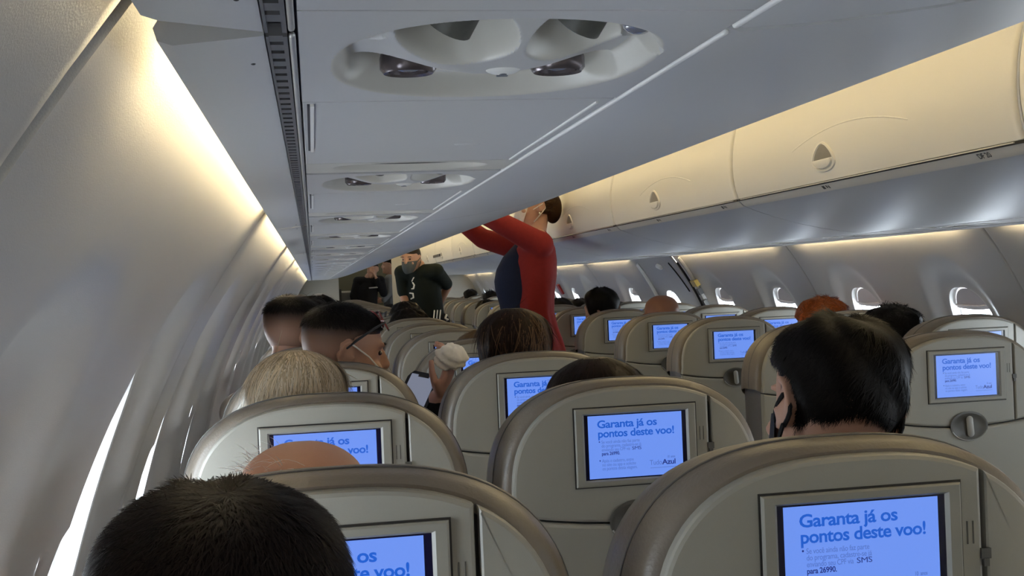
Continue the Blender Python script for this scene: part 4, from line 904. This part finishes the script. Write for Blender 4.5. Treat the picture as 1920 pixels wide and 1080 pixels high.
def standing(label, hip, chest, neck, head, yaw, pitch, arms, top, legs, sk, style, hair, voxel=.009, wide=.15, strands=400, group=None, s=1.0, longs=True):
    base = np.array((hip[0], hip[1], 0.)); B = lambda p: np.array(p, float)-base; R = rot(yaw, pitch); c = np.array(head, float); hip, chest, neck = [np.array(q, float) for q in (hip, chest, neck)]
    rt = R @ np.array((1., 0, 0)); rt[2] = 0; rt /= np.linalg.norm(rt); up = (rt[0], rt[1], 0)
    m = MB(); add_head(m, R, c-base, s); m.cap(B(c+R @ np.array((0, -.02, -.07))*s), B(neck), .052, .058); sm = MB(); tm = MB()
    m.cap(B(hip), B(chest), .135, .145, 16, .75, tuple(np.cross((0, 0, 1), up))); m.cap(B(chest), B(neck-np.array((0, 0, .09))), .145, .09, 16, .75, tuple(np.cross((0, 0, 1), up)))
    sm.cap(B(hip), B(chest), .150, .162, 20, .78, tuple(np.cross((0, 0, 1), up))); sm.cap(B(chest), B(neck-np.array((0, 0, .085))), .162, .10, 20, .78, tuple(np.cross((0, 0, 1), up)))
    for k, sx in enumerate((-1, 1)):
        S0 = neck+rt*sx*wide+np.array((0, 0, -.055)); E0, W0, hd = [np.array(q, float) for q in arms[k]]
        m.cap(B(neck-np.array((0, 0, .05))), B(S0), .06, .055); m.cap(B(S0), B(E0), .048, .040); m.cap(B(E0), B(W0), .040, .027); add_hand(m, B(W0), hd, -rt*sx+np.array((0, 0, .01)), sx, .4, .95)
        sm.cap(B(neck-np.array((0, 0, .06))), B(S0), .072, .070); sm.cap(B(S0), B(E0 if longs else S0*.15+E0*.85), .066, .058)
        if longs: sm.cap(B(E0), B(E0*.1+W0*.9), .056, .042)
        hp = np.array((hip[0], hip[1], hip[2]-.02))+rt*sx*.09; kn = hp*np.array((1, 1, 0))+np.array((0, 0, .49)); an = kn*np.array((1, 1, 0))+np.array((0, 0, .09)); fw_ = np.cross((0, 0, 1), rt)
        m.cap(B(hp), B(kn), .085, .056); m.cap(B(kn), B(an), .054, .036); m.cap(B(an-np.array((0, 0, .05))), B(an+fw_*.14-np.array((0, 0, .06))), .036, .028)
        tm.cap(B(hip-np.array((0, 0, .02))), B(hp), .12, .11); tm.cap(B(hp), B(kn), .105, .085); tm.cap(B(kn), B(an), .08, .06)
    o = link('person', remesh(m, voxel, sk, 2, 'person'), None, base.tolist()); tag(o, label, 'person', group)
    link('top', remesh(sm, .010, cloth(*top), 3, 'top'), o); link('trousers', remesh(tm, .012, cloth(*legs), 3, 'trousers'), o)
    if style != 'bald': add_hair(o, base, R, c, s, style, hair, strands)
    return o, R, c, base
oj, Rj, cj, bj = standing('man in a dark jersey with grey face mask leaning over the aisle', (1.02, 10.52, .93), (.975, 10.46, 1.22), (.935, 10.40, 1.435), (.862, 10.34, 1.492), -2.60, .12,
    (((1.195, 10.46, 1.245), (1.11, 10.60, 1.05), (-.3, .3, -1)), ((.80, 10.50, 1.18), (.82, 10.40, .98), (.1, -.2, -1))), ('dark_jersey', (.012, .016, .013)), ('black_shorts', (.010, .010, .014)), SK_M, 'buzz', (.03, .022, .017), wide=.17, longs=False)
mask(oj, Rj, cj, bj, (.075, .085, .09), 'grey_mask'); eyes(oj, Rj, cj, bj)
def marks(parent, base, specs, m, name):
    b = MB()
    for pts, r in specs: b.tube([np.array(p)-base for p in pts], r, 6)
    return obj(name, b, m, parent)
WM = mat('white_print', (.75, .75, .74), .7, noise=.05)
marks(oj, bj, [([(1.10+dx_, 10.355, 1.03), (1.075+dx_, 10.36, .85)], .006) for dx_ in (-.045, -.018, .009)], WM, 'stripe_marking')
marks(oj, bj, [([(.880, 10.318, 1.33), (.872, 10.313, 1.32), (.862, 10.312, 1.30)], .005), ([(.868, 10.308, 1.285), (.880, 10.305, 1.265), (.872, 10.303, 1.235), (.860, 10.306, 1.232)], .007), ([(.840, 10.308, 1.195), (.865, 10.300, 1.19), (.868, 10.298, 1.155), (.848, 10.300, 1.145)], .007)], WM, 'number_print')
marks(oj, bj, [([(1.165, 10.40, .985), (1.150, 10.395, .955), (1.175, 10.395, .945), (1.155, 10.40, .935)], .009)], WM, 'crest_print')
ob, Rb, cb, bb = standing('person in a black sweatshirt standing in the forward galley, hand at the face', (.755, 17.0, .93), (.765, 17.0, 1.17), (.80, 16.98, 1.405), (.855, 16.95, 1.505), -2.75, .05,
    (((1.0, 16.95, 1.16), (.90, 16.84, 1.38), (-.4, .1, .9)), ((.575, 17.0, 1.14), (.60, 16.93, .93), (0, -.2, -1))), ('black_sweatshirt', (.008, .008, .010)), ('black_trousers', (.010, .010, .012)), SK_M, 'short', DKB, wide=.17)
marks(ob, bb, [([(.80, 16.862, 1.245), (.91, 16.875, 1.25)], .011)], mat('grey_print', (.35, .35, .37), .7, noise=.05), 'chest_print')
standing('person in a grey shirt half hidden by the pale partition', (1.14, 17.35, .93), (1.14, 17.35, 1.2), (1.13, 17.33, 1.42), (1.12, 17.30, 1.56), -1.4, .0,
    (((1.10, 17.15, 1.16), (1.0, 17.1, 1.05), (-1, 0, 0)), ((1.12, 17.53, 1.16), (1.0, 17.5, 1.05), (-1, 0, 0))), ('grey_shirt', (.16, .17, .18)), ('dark_trousers', (.02, .02, .025)), SK_M, 'short', DKB)

# ---- galley fittings and far sign
gb = thing('galley_trolley', 'grey galley cart beside a tall black container, behind the left partition', 'trolley', (.49, 17.4, 0))
for nm, (x0, x1, z0, z1), mm in (('body', (-.075, .10, .08, 1.19), mat('cart_grey', (.16, .155, .14), .5, noise=.08)), ('lid', (-.08, .105, 1.19, 1.215), M_ALU)):
    b = MB(); b.loops([np.array([(x0+e, -.18+e, z0 if k < 2 else z1), (x1-e, -.18+e, z0 if k < 2 else z1), (x1-e, .18-e, z0 if k < 2 else z1), (x0+e, .18-e, z0 if k < 2 else z1)]) for k, e in ((0, .006), (1, 0), (2, 0), (3, .006))]); obj(nm, b, mm, gb, smooth=False)
for sx in (-.05, .08):
    for sy in (-.14, .14): obj('wheel', MB().cyl((sx-.01, sy, .04), (sx+.01, sy, .04), .04, .04, 16), M_DARK, gb)
bc_ = MB(); bc_.loops([np.array([(x0, y0_, z) for x0, y0_ in ((.362+e, 17.22+e), (.408-e, 17.22+e), (.408-e, 17.5-e), (.362+e, 17.5-e))]) for z, e in ((0, 0), (1.235, 0), (1.245, .006))]); tag(obj('container', bc_, M_DARK, smooth=False), 'tall narrow black container beside the galley cart', 'container')
sg = thing('exit_sign', 'small dark sign strip low on a far bin on the right', 'sign', (1.362, 12.9, 1.575))
obj('galley_fill', MB().box(.80, 1.25, 17.2, 17.5, 1.985, 1.995), mat('galley_fill_warm', (.9, .85, .7), .5, noise=.01, emit=(1.0, .85, .55), estr=2.5), CEIL, smooth=False)  # glowing panel added under the ceiling to brighten the dim galley
obj('sign_plate', MB().box(-.004, .004, -.35, .35, -.014, .014), M_DARK, sg, smooth=False)
